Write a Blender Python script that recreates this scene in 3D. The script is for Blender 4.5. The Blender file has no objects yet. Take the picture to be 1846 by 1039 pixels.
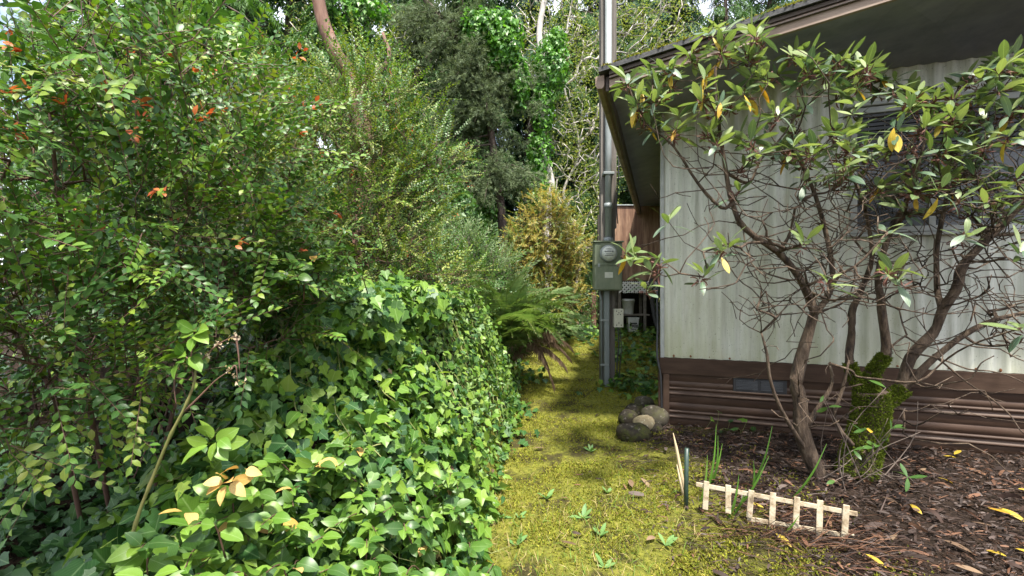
import bpy, math, random
import numpy as np
from mathutils import Vector, Matrix

# ------------------------------------------------------------------ camera, sky, sun, exposure
scene = bpy.context.scene
CAMZ = 1.30
FPX = 800.0                     # focal length in pixels of the 1846 px wide photograph
cam_d = bpy.data.cameras.new("camera")
cam = bpy.data.objects.new("camera", cam_d)
scene.collection.objects.link(cam)
cam.location = (0, 0, CAMZ)
cam.rotation_euler = (math.radians(90), 0, 0)
cam_d.sensor_width = 36
cam_d.lens = FPX / 1846 * 36
cam_d.clip_start = 0.05
cam_d.clip_end = 2000
scene.camera = cam

SUN_EL, SUN_AZ = math.radians(64), math.radians(168)   # azimuth from +Y towards +X
world = bpy.data.worlds.new("World")
scene.world = world
world.use_nodes = True
wt = world.node_tree
wt.nodes.clear()
w_out = wt.nodes.new("ShaderNodeOutputWorld")
w_bg = wt.nodes.new("ShaderNodeBackground")
w_sky = wt.nodes.new("ShaderNodeTexSky")
w_sky.sky_type = 'NISHITA'
w_sky.sun_disc = False
w_sky.sun_elevation = SUN_EL
w_sky.sun_rotation = SUN_AZ
w_sky.air_density = 1.0
w_sky.dust_density = 1.6
w_tc = wt.nodes.new("ShaderNodeTexCoord")
w_no = wt.nodes.new("ShaderNodeTexNoise")
w_no.inputs["Scale"].default_value = 2.6
w_no.inputs["Detail"].default_value = 7
w_no.inputs["Roughness"].default_value = 0.6
w_rp = wt.nodes.new("ShaderNodeValToRGB")
w_rp.color_ramp.elements[0].position = 0.36
w_rp.color_ramp.elements[1].position = 0.58
w_mx = wt.nodes.new("ShaderNodeMixRGB")
w_mx.inputs["Color2"].default_value = (8.6, 9.0, 9.8, 1)     # thin bright cloud
wt.links.new(w_tc.outputs["Generated"], w_no.inputs["Vector"])
wt.links.new(w_no.outputs["Fac"], w_rp.inputs["Fac"])
wt.links.new(w_rp.outputs["Color"], w_mx.inputs["Fac"])
wt.links.new(w_sky.outputs["Color"], w_mx.inputs["Color1"])
wt.links.new(w_mx.outputs["Color"], w_bg.inputs["Color"])
w_bg.inputs["Strength"].default_value = 0.125
wt.links.new(w_bg.outputs["Background"], w_out.inputs["Surface"])

sun_d = bpy.data.lights.new("sun", 'SUN')
sun_d.energy = 5.0
sun_d.angle = math.radians(4)
sun_d.color = (1.0, 0.95, 0.86)
sun = bpy.data.objects.new("sun", sun_d)
scene.collection.objects.link(sun)
sdir = Vector((math.sin(SUN_AZ) * math.cos(SUN_EL), math.cos(SUN_AZ) * math.cos(SUN_EL), math.sin(SUN_EL)))
sun.rotation_euler = sdir.to_track_quat('Z', 'Y').to_euler()

scene.view_settings.view_transform = 'Standard'
scene.view_settings.look = 'None'
scene.view_settings.exposure = 1.22
scene.view_settings.gamma = 1.0
scene.view_settings.use_curve_mapping = False
cy = scene.cycles
cy.max_bounces = 6
cy.diffuse_bounces = 3
cy.glossy_bounces = 2
cy.transmission_bounces = 4
cy.transparent_max_bounces = 4
cy.caustics_reflective = False
cy.caustics_refractive = False
cy.use_denoising = True
cy.use_adaptive_sampling = True
cy.adaptive_threshold = 0.02

# ------------------------------------------------------------------ helpers
rng = np.random.default_rng(7)
random.seed(7)
COL = scene.collection
V3 = np.array


def W(px, py, d):
    """point seen at pixel (px,py) of the photograph, d metres in front of the camera"""
    return V3([(px - 923) / FPX * d, d, CAMZ - (py - 519.5) / FPX * d])


def link(o, parent=None):
    COL.objects.link(o)
    if parent is not None:
        o.parent = parent
    return o


def tag(o, label=None, cat=None, group=None, kind=None):
    if label: o["label"] = label
    if cat: o["category"] = cat
    if group: o["group"] = group
    if kind: o["kind"] = kind
    return o


def empty(name, loc=(0, 0, 0), rz=0.0, label=None, cat=None, group=None):
    o = bpy.data.objects.new(name, None)
    o.empty_display_size = 0.1
    o.location = [float(c) for c in loc]
    o.rotation_euler = (0, 0, rz)
    link(o)
    return tag(o, label, cat, group)


def nrm(a):
    a = np.asarray(a, float)
    return a / np.maximum(np.linalg.norm(a, axis=-1, keepdims=True), 1e-9)


def smooth(t):
    t = np.clip(t, 0, 1)
    return t * t * (3 - 2 * t)


def lumps(x, y, s=1.0, seed=0):
    r = np.random.default_rng(seed)
    out = 0
    for k in range(6):
        a = r.uniform(0, 6.28); f = s * (1 + 0.6 * k); p = r.uniform(0, 6.28)
        out = out + np.sin((x * math.cos(a) + y * math.sin(a)) * f + p) / (1 + 0.5 * k)
    return out / 2.6


class MB:
    """collects polygons, builds one mesh object"""
    def __init__(s):
        s.v = []; s.f = []; s.n = 0; s.mi = []; s.sm = []

    def add(s, verts, faces, mi=0, smooth_=False):
        verts = np.asarray(verts, float)
        s.v.append(verts)
        for f in faces:
            s.f.append([i + s.n for i in f]); s.mi.append(mi); s.sm.append(smooth_)
        s.n += len(verts)
        return s

    def box(s, x0, x1, y0, y1, z0, z1, mi=0):
        v = [(x, y, z) for z in (z0, z1) for y in (y0, y1) for x in (x0, x1)]
        return s.add(v, [(0, 2, 3, 1), (4, 5, 7, 6), (0, 1, 5, 4), (2, 6, 7, 3), (0, 4, 6, 2), (1, 3, 7, 5)], mi)

    def tube(s, pts, rad, sides=6, mi=0, cap=True):
        v, f = tube_geo(pts, rad, sides, cap)
        return s.add(v, f, mi, True)

    def lathe(s, prof, seg=20, c=(0, 0, 0), axis='z', mi=0):
        v = []; f = []
        n = len(prof)
        for i in range(seg):
            a = 2 * math.pi * i / seg
            for r, h in prof:
                p = (r * math.cos(a), r * math.sin(a), h)
                if axis == 'y': p = (p[0], -p[2], p[1])
                v.append((p[0] + c[0], p[1] + c[1], p[2] + c[2]))
        for i in range(seg):
            j = (i + 1) % seg
            for k in range(n - 1):
                f.append((i * n + k, j * n + k, j * n + k + 1, i * n + k + 1))
        return s.add(v, f, mi, True)

    def build(s, name, mats, parent=None, bevel=0.0, kind=None):
        me = bpy.data.meshes.new(name)
        v = np.concatenate(s.v) if s.v else np.zeros((0, 3))
        me.from_pydata(v.tolist(), [], s.f)
        if not isinstance(mats, (list, tuple)): mats = [mats]
        for m in mats: me.materials.append(m)
        me.polygons.foreach_set("material_index", s.mi)
        me.polygons.foreach_set("use_smooth", s.sm)
        me.update()
        o = bpy.data.objects.new(name, me)
        link(o, parent)
        if bevel:
            b = o.modifiers.new("bevel", 'BEVEL'); b.width = bevel; b.segments = 2; b.limit_method = 'ANGLE'
        if kind: o["kind"] = kind
        return o


def tube_geo(pts, rad, sides=6, cap=True):
    pts = np.asarray(pts, float); n = len(pts)
    rad = np.broadcast_to(np.asarray(rad, float), (n,))
    t = nrm(np.gradient(pts, axis=0))
    up = V3([0, 0, 1.0]) if abs(t[0][2]) < 0.9 else V3([1.0, 0, 0])
    x = np.cross(t, up); x = nrm(x)
    y = np.cross(x, t)
    a = np.arange(sides) * 2 * math.pi / sides
    ring = x[:, None, :] * np.cos(a)[None, :, None] + y[:, None, :] * np.sin(a)[None, :, None]
    v = (pts[:, None, :] + ring * rad[:, None, None]).reshape(-1, 3)
    f = []
    for i in range(n - 1):
        for k in range(sides):
            k2 = (k + 1) % sides
            f.append((i * sides + k, i * sides + k2, (i + 1) * sides + k2, (i + 1) * sides + k))
    if cap:
        f.append(tuple(range(sides - 1, -1, -1)))
        f.append(tuple((n - 1) * sides + k for k in range(sides)))
    return v, f


def smooth_path(pts, n=24):
    """Catmull-Rom through points"""
    p = np.asarray(pts, float)
    p = np.vstack([2 * p[0] - p[1], p, 2 * p[-1] - p[-2]])
    out = []
    m = len(p) - 3
    for u in np.linspace(0, m - 1e-6, n):
        i = int(u); t = u - i
        a, b, c, d = p[i], p[i + 1], p[i + 2], p[i + 3]
        out.append(0.5 * ((2 * b) + (-a + c) * t + (2 * a - 5 * b + 4 * c - d) * t * t + (-a + 3 * b - 3 * c + d) * t ** 3))
    return V3(out)


# ------------------------------------------------------------------ materials
def new_mat(name):
    m = bpy.data.materials.new(name)
    m.use_nodes = True
    nt = m.node_tree
    b = nt.nodes["Principled BSDF"]
    return m, nt, b


def N(nt, t, **kw):
    n = nt.nodes.new(t)
    for k, v in kw.items():
        if k in n.inputs: n.inputs[k].default_value = v
        else: setattr(n, k, v)
    return n


def ramp(nt, fac, cols, pos=None, interp='LINEAR'):
    r = nt.nodes.new("ShaderNodeValToRGB")
    r.color_ramp.interpolation = interp
    e = r.color_ramp.elements
    pos = pos or [i / (len(cols) - 1) for i in range(len(cols))]
    while len(e) < len(cols): e.new(0.5)
    for k, (c, p) in enumerate(zip(cols, pos)):
        e[k].position = p
        c = c if isinstance(c, (tuple, list)) else (c, c, c)
        e[k].color = tuple(c)[:3] + (1,)
    nt.links.new(fac, r.inputs["Fac"])
    return r.outputs["Color"]


def mixc(nt, fac, a, b, mode='MIX'):
    m = nt.nodes.new("ShaderNodeMixRGB"); m.blend_type = mode
    for s, v in ((0, fac), (1, a), (2, b)):
        if isinstance(v, bpy.types.NodeSocket): nt.links.new(v, m.inputs[s])
        elif isinstance(v, (int, float)): m.inputs[s].default_value = v if s == 0 else (v, v, v, 1)
        else: m.inputs[s].default_value = tuple(v)[:3] + (1,)
    return m.outputs[0]


def noise(nt, scale, detail=5, rough=0.6, stretch=None, coord="Object", off=0):
    tc = N(nt, "ShaderNodeTexCoord")
    mp = N(nt, "ShaderNodeMapping")
    mp.inputs["Location"].default_value = (off, off * 1.3, off * 0.7)
    if stretch: mp.inputs["Scale"].default_value = stretch
    nt.links.new(tc.outputs[coord], mp.inputs["Vector"])
    no = N(nt, "ShaderNodeTexNoise", Scale=scale, Detail=detail, Roughness=rough)
    nt.links.new(mp.outputs["Vector"], no.inputs["Vector"])
    return no.outputs["Fac"]


def bump(nt, b, h, strength=0.4, dist=0.01):
    bm = N(nt, "ShaderNodeBump", Strength=strength, Distance=dist)
    nt.links.new(h, bm.inputs["Height"])
    nt.links.new(bm.outputs["Normal"], b.inputs["Normal"])


def simple(name, cols, scale=8, rough=0.7, metal=0.0, stretch=None, bs=0.3, bd=0.005, detail=6, pos=None, bscale=None, spec=0.5):
    m, nt, b = new_mat(name)
    f = noise(nt, scale, detail, 0.65, stretch)
    c = ramp(nt, f, cols, pos or [0.3 + 0.4 * i / (len(cols) - 1) for i in range(len(cols))])
    nt.links.new(c, b.inputs["Base Color"])
    b.inputs["Roughness"].default_value = rough
    b.inputs["Metallic"].default_value = metal
    b.inputs["Specular IOR Level"].default_value = spec
    if bs:
        bump(nt, b, noise(nt, bscale or scale * 4, 5, 0.6, stretch), bs, bd)
    return m


def leafmat(name, cols, rough=0.4, trans=0.35, vein=0.0, spec=0.5, tint=(1.25, 1.35, 0.55), blotch=0.0, veincol=None):
    """two-sided leaf: per-leaf colour, paler midrib and side veins, light passing through"""
    m, nt, b = new_mat(name)
    g = N(nt, "ShaderNodeNewGeometry"); oi = N(nt, "ShaderNodeObjectInfo")
    ad = N(nt, "ShaderNodeMath", operation='ADD')
    nt.links.new(g.outputs["Random Per Island"], ad.inputs[0]); nt.links.new(oi.outputs["Random"], ad.inputs[1])
    fr = N(nt, "ShaderNodeMath", operation='FRACT'); nt.links.new(ad.outputs[0], fr.inputs[0])
    c = ramp(nt, fr.outputs[0], cols)
    uv = N(nt, "ShaderNodeUVMap")
    if vein:
        sp = N(nt, "ShaderNodeSeparateXYZ"); nt.links.new(uv.outputs["UV"], sp.inputs[0])
        ab = N(nt, "ShaderNodeMath", operation='ABSOLUTE'); nt.links.new(sp.outputs["X"], ab.inputs[0])
        mid = ramp(nt, ab.outputs[0], [1, 0], [0.015, 0.06])
        # side veins slanting towards the tip
        ml = N(nt, "ShaderNodeMath", operation='MULTIPLY_ADD'); nt.links.new(ab.outputs[0], ml.inputs[0])
        ml.inputs[1].default_value = -0.9; nt.links.new(sp.outputs["Y"], ml.inputs[2])
        sc = N(nt, "ShaderNodeMath", operation='MULTIPLY'); nt.links.new(ml.outputs[0], sc.inputs[0]); sc.inputs[1].default_value = 7
        f2 = N(nt, "ShaderNodeMath", operation='FRACT'); nt.links.new(sc.outputs[0], f2.inputs[0])
        sv = ramp(nt, f2.outputs[0], [0.45, 0, 0, 0.45], [0.0, 0.10, 0.90, 1.0])
        vm = mixc(nt, 1.0, mid, sv, 'LIGHTEN')
        vv = N(nt, "ShaderNodeMath", operation='MULTIPLY'); nt.links.new(vm, vv.inputs[0]); vv.inputs[1].default_value = vein
        vc = veincol or tuple(min(1, q * 1.9 + 0.03) for q in cols[len(cols) // 2])
        c = mixc(nt, vv.outputs[0], c, vc)
        bump(nt, b, vm, -0.25, 0.002)
    if blotch:
        nf = noise(nt, 38, 4, 0.6)
        c = mixc(nt, ramp(nt, nf, [0, blotch], [0.55, 0.68]), c, (0.09, 0.055, 0.02))
    nt.links.new(c, b.inputs["Base Color"])
    b.inputs["Roughness"].default_value = rough
    b.inputs["Specular IOR Level"].default_value = spec
    out = nt.nodes["Material Output"]
    if trans:
        tr = N(nt, "ShaderNodeBsdfTranslucent")
        nt.links.new(mixc(nt, 1.0, c, tint, 'MULTIPLY'), tr.inputs["Color"])
        mx = N(nt, "ShaderNodeMixShader"); mx.inputs[0].default_value = trans
        nt.links.new(b.outputs[0], mx.inputs[1]); nt.links.new(tr.outputs[0], mx.inputs[2])
        nt.links.new(mx.outputs[0], out.inputs["Surface"])
    return m


M = {}
M['ivy'] = leafmat("ivy_leaf", [(.040, .105, .012), (.075, .165, .018), (.110, .210, .024), (.165, .265, .030)], .42, .26, .5, .36, veincol=(.25, .36, .12))
M['ivy_dark'] = leafmat("dark_and_shaded_ivy_leaf", [(.022, .070, .018), (.032, .095, .022), (.050, .115, .024)], .45, .2, .6, .35, veincol=(.16, .25, .11))  # darker copy of the ivy green; also paints shade into the deep leaves
M['ivy_pale'] = leafmat("new_ivy_leaf", [(.17, .27, .040), (.22, .33, .050), (.27, .36, .07)], .45, .4, .4, .35, veincol=(.34, .44, .16))
M['huck'] = leafmat("huckleberry_leaf", [(.045, .115, .020), (.080, .175, .024), (.125, .220, .028), (.20, .27, .034)], .45, .26, .3, .4)
M['huck_dark'] = leafmat("shaded_huckleberry_leaf", [(.030, .085, .020), (.050, .120, .024), (.070, .145, .026)], .42, .22, .3, .35)  # darker copy of the leaf green, stands in for shade inside the shrubs
M['huck_red'] = leafmat("new_red_leaf", [(.42, .10, .035), (.50, .17, .05), (.36, .07, .03)], .45, .4, 0, .4, (1.2, .9, .6))
M['huck_olive'] = leafmat("olive_huckleberry_leaf", [(.050, .110, .018), (.110, .180, .024), (.170, .220, .030), (.24, .26, .045)], .45, .26, .3, .4)
M['huck_gold'] = leafmat("golden_huckleberry_leaf", [(.20, .23, .05), (.32, .31, .065), (.42, .36, .075), (.42, .30, .075)], .45, .4, 0, .4, (1.2, 1.0, .5))
M['salal'] = leafmat("salal_leaf", [(.050, .130, .016), (.085, .185, .020), (.13, .24, .028), (.16, .26, .034)], .42, .25, .6, .4, veincol=(.24, .36, .12), blotch=.35)
M['salal_dark'] = leafmat("old_salal_leaf", [(.030, .085, .016), (.050, .120, .020), (.075, .15, .026)], .40, .25, .6, .45, veincol=(.15, .24, .09), blotch=.5)
M['salal_yellow'] = leafmat("yellowed_leaf", [(.55, .38, .09), (.60, .36, .12), (.62, .45, .18)], .55, .3, .4, .3, (1.1, .95, .6), blotch=.5)
M['rhodo'] = leafmat("rhododendron_leaf", [(.095, .140, .055), (.140, .195, .072), (.200, .255, .100), (.27, .32, .14)], .38, .30, .75, .5, veincol=(.32, .42, .18), blotch=.25)
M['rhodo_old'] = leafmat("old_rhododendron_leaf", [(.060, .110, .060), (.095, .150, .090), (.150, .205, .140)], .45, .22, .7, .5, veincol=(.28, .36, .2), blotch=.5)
M['rhodo_yellow'] = leafmat("yellow_rhododendron_leaf", [(.55, .30, .03), (.62, .42, .05), (.45, .36, .06)], .5, .35, .5, .4, (1.1, .9, .4), blotch=.7)
M['willow'] = leafmat("willow_leaf", [(.08, .15, .05), (.13, .21, .075), (.20, .26, .11)], .5, .35, 0)
M['shade_leaf'] = leafmat("understory_leaf", [(.035, .095, .022), (.060, .145, .028), (.10, .19, .034)], .45, .35, 0)
M['cedar'] = leafmat("cedar_spray", [(.040, .095, .030), (.065, .135, .040), (.10, .18, .050)], .6, .3, 0, .25, (1.2, 1.3, .6))
M['cedar_blue'] = leafmat("fir_spray", [(.040, .090, .055), (.065, .13, .072), (.10, .17, .09)], .6, .28, 0, .25, (1.1, 1.2, .8))
M['hemlock'] = leafmat("hemlock_spray", [(.055, .14, .024), (.085, .19, .030), (.12, .23, .036)], .55, .35, 0, .3)
M['pine'] = leafmat("pine_needles", [(.085, .125, .062), (.135, .18, .085), (.19, .235, .12)], .6, .25, 0, .3, (1.1, 1.1, .8))
M['alder_leaf'] = leafmat("alder_bud_leaf", [(.16, .22, .045), (.22, .27, .06), (.27, .27, .08)], .5, .4, 0)
M['ivy_far'] = leafmat("climbing_ivy_leaf", [(.045, .15, .020), (.085, .225, .026), (.14, .30, .032)], .42, .36, 0)
M['fern'] = leafmat("fern_pinna", [(.11, .19, .06), (.17, .25, .085), (.23, .30, .12)], .5, .3, 0)
M['fern_dead'] = leafmat("dead_fern_pinna", [(.13, .082, .052), (.21, .14, .088), (.28, .20, .13)], .8, .2, 0, .2, (1, 1, .8))
M['weed'] = leafmat("weed_leaf", [(.10, .21, .055), (.14, .26, .075), (.17, .29, .09)], .5, .3, .4)
M['blade'] = leafmat("iris_blade", [(.07, .17, .022), (.11, .23, .03), (.15, .27, .04)], .45, .35, 0)
M['grass'] = leafmat("grass_blade", [(.09, .18, .025), (.16, .25, .035), (.34, .28, .10), (.46, .36, .17)], .6, .3, 0, .3)
M['moss_tuft'] = leafmat("moss_frond", [(.10, .14, .020), (.20, .23, .028), (.31, .32, .040), (.37, .35, .06), (.18, .12, .05)], .85, .25, 0, .1, (1.1, 1.0, .4))
M['moss_bark'] = leafmat("bark_moss", [(.050, .075, .010), (.09, .12, .014), (.14, .17, .02)], .9, .2, 0, .1)
M['litter'] = leafmat("leaf_litter", [(.014, .009, .008), (.028, .018, .014), (.055, .037, .030), (.038, .020, .014), (.13, .10, .088), (.022, .015, .012)], .75, .08, 0, .3)
M['needle'] = leafmat("fallen_needles", [(.12, .055, .032), (.18, .095, .055), (.08, .038, .025)], .75, .05, 0, .3)
M['seed'] = leafmat("dry_seed_head", [(.075, .032, .026), (.12, .050, .038), (.18, .085, .06)], .7, .1, 0, .3)
M['berry_flower'] = leafmat("pale_flower_bud", [(.55, .40, .26), (.62, .50, .38)], .6, .3, 0, .3)

M['bark_rhodo'] = simple("rhododendron_bark", [(.016, .010, .007), (.055, .035, .022), (.11, .074, .047), (.16, .12, .085)], 30, .9, stretch=(1, 1, .25), bs=1.0, bd=.012)
M['bark_twig'] = simple("grey_twig", [(.10, .075, .060), (.20, .155, .125)], 12, .8, bs=0)
M['bark_dark'] = simple("dark_bark", [(.028, .020, .016), (.075, .052, .040), (.12, .085, .065)], 9, .9, stretch=(1, 1, .25), bs=.9, bd=.03)
M['bark_red'] = simple("red_brown_bark", [(.060, .030, .022), (.15, .075, .050), (.22, .14, .10)], 7, .8, stretch=(1, 1, .25), bs=.6, bd=.02)
M['bark_pale'] = simple("pale_alder_bark", [(.26, .23, .20), (.44, .40, .36), (.56, .52, .48)], 7, .8, bs=.4, bd=.01)
M['stem_red'] = simple("reddish_stem", [(.075, .040, .028), (.14, .075, .050)], 10, .7, bs=0)
M['stem_green'] = simple("green_stem", [(.10, .11, .03), (.16, .16, .05), (.15, .10, .05)], 6, .55, bs=.2)
M['stem_pale'] = simple("yellow_stalk", [(.15, .18, .05), (.24, .24, .08)], 8, .6, bs=0)

# ------------------------------------------------------------------ leaf templates
# template: verts (n,3), faces (polys with equal length lists), uv (n,2); leaf runs along +Y from the origin, upper side +Z
def leaf_tmpl(width, nst=6, fold=.18, curl=.25, base=.0, shape=1.0, edge=0.0, wav=0.0, seed=0):
    r = np.random.default_rng(seed)
    v = [(0, -.0, 0)]; uv = [(0, 0)]; f = []
    ts = np.linspace(0, 1, nst + 1)
    for t in ts[1:-1]:
        w = width * (math.sin(math.pi * t ** shape) ** 0.75)
        z = -curl * t * t + .04 * math.sin(t * 3)
        wz = wav * math.sin(t * 17 + seed)
        v += [(-w, t, z + fold * w + wz - edge * w), (0, t, z), (w, t, z + fold * w - wz - edge * w)]
        uv += [(-w / width, t), (0, t), (w / width, t)]
    v.append((0, 1.0, -curl)); uv.append((0, 1))
    m = nst - 1
    f += [(0, 2, 1), (0, 3, 2)]
    for i in range(m - 1):
        a = 1 + 3 * i; b = a + 3
        f += [(a, a + 1, b + 1, b), (a + 1, a + 2, b + 2, b + 1)]
    a = 1 + 3 * (m - 1); e = len(v) - 1
    f += [(a, a + 1, e), (a + 1, a + 2, e)]
    return V3(v, ), f, V3(uv)


def ivy_tmpl(seed=0, sharp=1.0, lobe=1.0):
    r = np.random.default_rng(seed)
    half = [(0.03, 0.0), (.20, -.10), (.40, -.02), (.34, .20), (.56, .42), (.30, .50), (.22, .66), (.08, .88)]
    soft = [(0.03, 0.0), (.22, -.06), (.38, .05), (.43, .20), (.44, .36), (.36, .54), (.25, .70), (.11, .87)]
    half = [(a * lobe + c * (1 - lobe), b * lobe + d * (1 - lobe)) for (a, b), (c, d) in zip(half, soft)]
    o = [(x * sharp * r.uniform(.92, 1.08), y * r.uniform(.95, 1.05)) for x, y in half]
    l = [(-x * r.uniform(.9, 1.1), y * r.uniform(.95, 1.05)) for x, y in half]
    out = o + [(0, 1.0)] + l[::-1]
    v = [(0, 0.02, 0), (0, .38, -.015)]
    cup = r.uniform(.05, .22)
    for x, y in out:
        v.append((x, y, cup * abs(x) - .22 * max(0, y - .4) ** 1.5 - .30 * max(0, abs(x) - .3)))
    f = []
    n = len(out)
    mid = n // 2
    for i in range(n - 1):
        c = 1
        f.append((c, 2 + i + 1, 2 + i) if False else (c, 2 + i, 2 + i + 1))
    f.append((1, 2 + n - 1, 0)); f.append((1, 0, 2))
    uv = [(p[0] * 1.6, p[1]) for p in v]
    return V3(v), f, V3(uv)


def spray_tmpl(pairs=6, w=.26, wid=.085, droop=.15, seed=0):
    """flat conifer spray: overlapping side shoots"""
    r = np.random.default_rng(seed)
    v = []; f = []; uv = []
    for i in range(pairs):
        t = (i + .15) / pairs
        for s in (-1, 1):
            L = w * (1 - .65 * t) * r.uniform(.8, 1.15)
            b = t + r.uniform(-.02, .02)
            z0 = -droop * t * t
            n = len(v)
            v += [(0, b, z0), (s * L * .55 - s * .02, b + .06 + wid, z0 - .01), (s * L, b + .20, z0 - .05 - r.uniform(0, .06)), (s * L * .55, b + .055, z0 - .02)]
            f.append((n, n + 1, n + 2, n + 3) if s < 0 else (n, n + 3, n + 2, n + 1))
            uv += [(0, t)] * 4
    n = len(v)
    v += [(-.03, .75, -droop * .56), (.03, .75, -droop * .56), (0, 1.05, -droop)]
    f.append((n, n + 1, n + 2)); uv += [(0, 1)] * 3
    return V3(v), f, V3(uv)


def tuft_tmpl(k=14, spread=1.0, wid=.05, seed=0):
    """bundle of needles round a shoot along +Y"""
    r = np.random.default_rng(seed)
    v = []; f = []; uv = []
    for i in range(k):
        a = r.uniform(0, 6.28); sp = spread * r.uniform(.2, 1)
        b = r.uniform(0, .45)
        d = nrm(V3([math.cos(a) * sp, 1.0, math.sin(a) * sp]))
        L = r.uniform(.4, .65)
        s = nrm(np.cross(d, r.normal(size=3))) * wid
        n = len(v)
        p = V3([0, b, 0])
        v += [p - s, p + s, p + d * L]
        f.append((n, n + 1, n + 2)); uv += [(0, 0), (0, 0), (0, 1)]
    return V3(v), f, V3(uv)


def strip_tmpl(n=4, w=.12, curl=.3, twist=.3, taper=True):
    v = []; f = []; uv = []
    for i in range(n + 1):
        t = i / n
        ww = w * ((1 - t) ** .6 if taper else (.6 + .4 * math.sin(math.pi * t)))
        z = curl * math.sin(t * math.pi * .9)
        a = twist * t
        v += [(-ww * math.cos(a), t, z - ww * math.sin(a)), (ww * math.cos(a), t, z + ww * math.sin(a))]
        uv += [(-1, t), (1, t)]
        if i: f.append((2 * i - 2, 2 * i - 1, 2 * i + 1, 2 * i))
    return V3(v), f, V3(uv)


def twig_tmpl():
    v = []; f = []
    for i, (t, r) in enumerate(((0, .0065), (.5, .005), (1, .0025))):
        for k in range(3):
            a = 2.094 * k
            v.append((r * math.cos(a), t, r * math.sin(a) - .04 * t * t))
        if i:
            for k in range(3):
                b = (i - 1) * 3
                f.append((b + k, b + (k + 1) % 3, b + 3 + (k + 1) % 3, b + 3 + k))
    return V3(v), f, V3([(0, 0)] * 9)


T_SMALL = [leaf_tmpl(.27, 3, .22, c, seed=i) for i, c in enumerate((.05, .2, .35))]
T_TINY = [leaf_tmpl(.30, 2, .25, c) for c in (.1, .3)]
T_SALAL = [leaf_tmpl(.31, 7, .20, c, shape=.8, wav=.012, seed=i) for i, c in enumerate((.10, .25, .42))]
T_RHODO = [leaf_tmpl(.148, 7, .12, c, shape=1.15, edge=e, seed=i) for i, (c, e) in enumerate(((-.10, .05), (.08, .1), (.25, .2), (.42, .3)))]
T_WILLOW = [leaf_tmpl(.11, 3, .2, c) for c in (.05, .25)]
T_IVY = [ivy_tmpl(i, s) for i, s in enumerate((1.0, .9, 1.1, .85))] + [ivy_tmpl(7, .9, .55), ivy_tmpl(8, 1.05, .25), leaf_tmpl(.40, 5, .25, .25, shape=.62, seed=3)]
T_IVYFAR = [(V3([(0, 0, 0), (.45, .25, .06), (.2, .6, 0), (0, 1, -.1), (-.2, .6, 0), (-.45, .25, .06)]), [(0, 1, 2, 3), (0, 3, 4, 5)], V3([(0, 0)] * 6))]
T_IVYMIX = T_IVY + T_IVYFAR + [leaf_tmpl(.38, 2, .25, .2), leaf_tmpl(.30, 3, .25, .3, shape=.8)]
T_SPRAY = [spray_tmpl(6, .26, .09, d, i) for i, d in enumerate((.08, .22, .4))]
T_FINE = [spray_tmpl(9, .24, .05, d, i + 5) for i, d in enumerate((.08, .2, .35))]
T_TUFT = [tuft_tmpl(16, 1.0, .035, i) for i in range(3)]
T_MOSS = [tuft_tmpl(6, 1.5, .16, i + 9) for i in range(3)]
T_STRIP = [strip_tmpl(3, .10, c, t, False) for c, t in ((.12, .4), (.3, 1.0), (.05, -.5))]
T_BLADE = [strip_tmpl(5, .035, c, .4) for c in (.12, .3, .5)]
T_TWIG = [twig_tmpl()]


def frames(d, n):
    """(N,3,3) matrices whose columns are side, along, normal"""
    y = nrm(d)
    x = nrm(np.cross(y, n))
    z = np.cross(x, y)
    return np.stack([x, y, z], axis=-1)


class Inst:
    """a list of leaf placements"""
    def __init__(s): s.p = []; s.R = []; s.t = []; s.m = []

    def add(s, p, R, t, m):
        k = len(p)
        if k == 0: return
        s.p.append(np.asarray(p, float)); s.R.append(np.asarray(R, float))
        s.t.append(np.broadcast_to(np.asarray(t, int), (k,))); s.m.append(np.broadcast_to(np.asarray(m, int), (k,)))

    def get(s):
        return np.concatenate(s.p), np.concatenate(s.R), np.concatenate(s.t), np.concatenate(s.m)


def mesh_from(verts, loops, starts, totals, mi, uv, mats, name, smooth_=True):
    me = bpy.data.meshes.new(name)
    me.vertices.add(len(verts)); me.vertices.foreach_set("co", verts.astype(np.float32).ravel())
    me.loops.add(len(loops)); me.loops.foreach_set("vertex_index", loops.astype(np.int32))
    me.polygons.add(len(starts))
    me.polygons.foreach_set("loop_start", starts.astype(np.int32))
    me.polygons.foreach_set("material_index", mi.astype(np.int32))
    me.polygons.foreach_set("use_smooth", np.full(len(starts), smooth_))
    if uv is not None:
        ul = me.uv_layers.new(name="UVMap")
        ul.data.foreach_set("uv", uv[loops].astype(np.float32).ravel())
    for m in mats: me.materials.append(m)
    me.update(calc_edges=True)
    return me


def scatter_mesh(name, tmpls, inst, mats, origin=(0, 0, 0)):
    p, R, t, m = inst
    VV = []; LL = []; SS = []; TT = []; MM = []; UU = []
    nv = 0; nl = 0
    for k, (tv, tf, tuv) in enumerate(tmpls):
        sel = np.nonzero(t == k)[0]
        if len(sel) == 0: continue
        v = np.einsum('nij,kj->nki', R[sel], tv) + p[sel][:, None, :] - np.asarray(origin)[None, None, :]
        lo = np.concatenate([np.array(f) for f in tf])
        tot = np.array([len(f) for f in tf])
        st = np.concatenate([[0], np.cumsum(tot)[:-1]])
        n = len(sel)
        VV.append(v.reshape(-1, 3)); UU.append(np.tile(tuv, (n, 1)))
        LL.append((lo[None] + (np.arange(n) * len(tv))[:, None]).ravel() + nv)
        SS.append((st[None] + (np.arange(n) * len(lo))[:, None]).ravel() + nl)
        MM.append(np.repeat(m[sel], len(tf)))
        nv += n * len(tv); nl += n * len(lo)
    if not VV: return None
    return mesh_from(np.concatenate(VV), np.concatenate(LL), np.concatenate(SS), None, np.concatenate(MM), np.concatenate(UU), mats, name)


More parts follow.
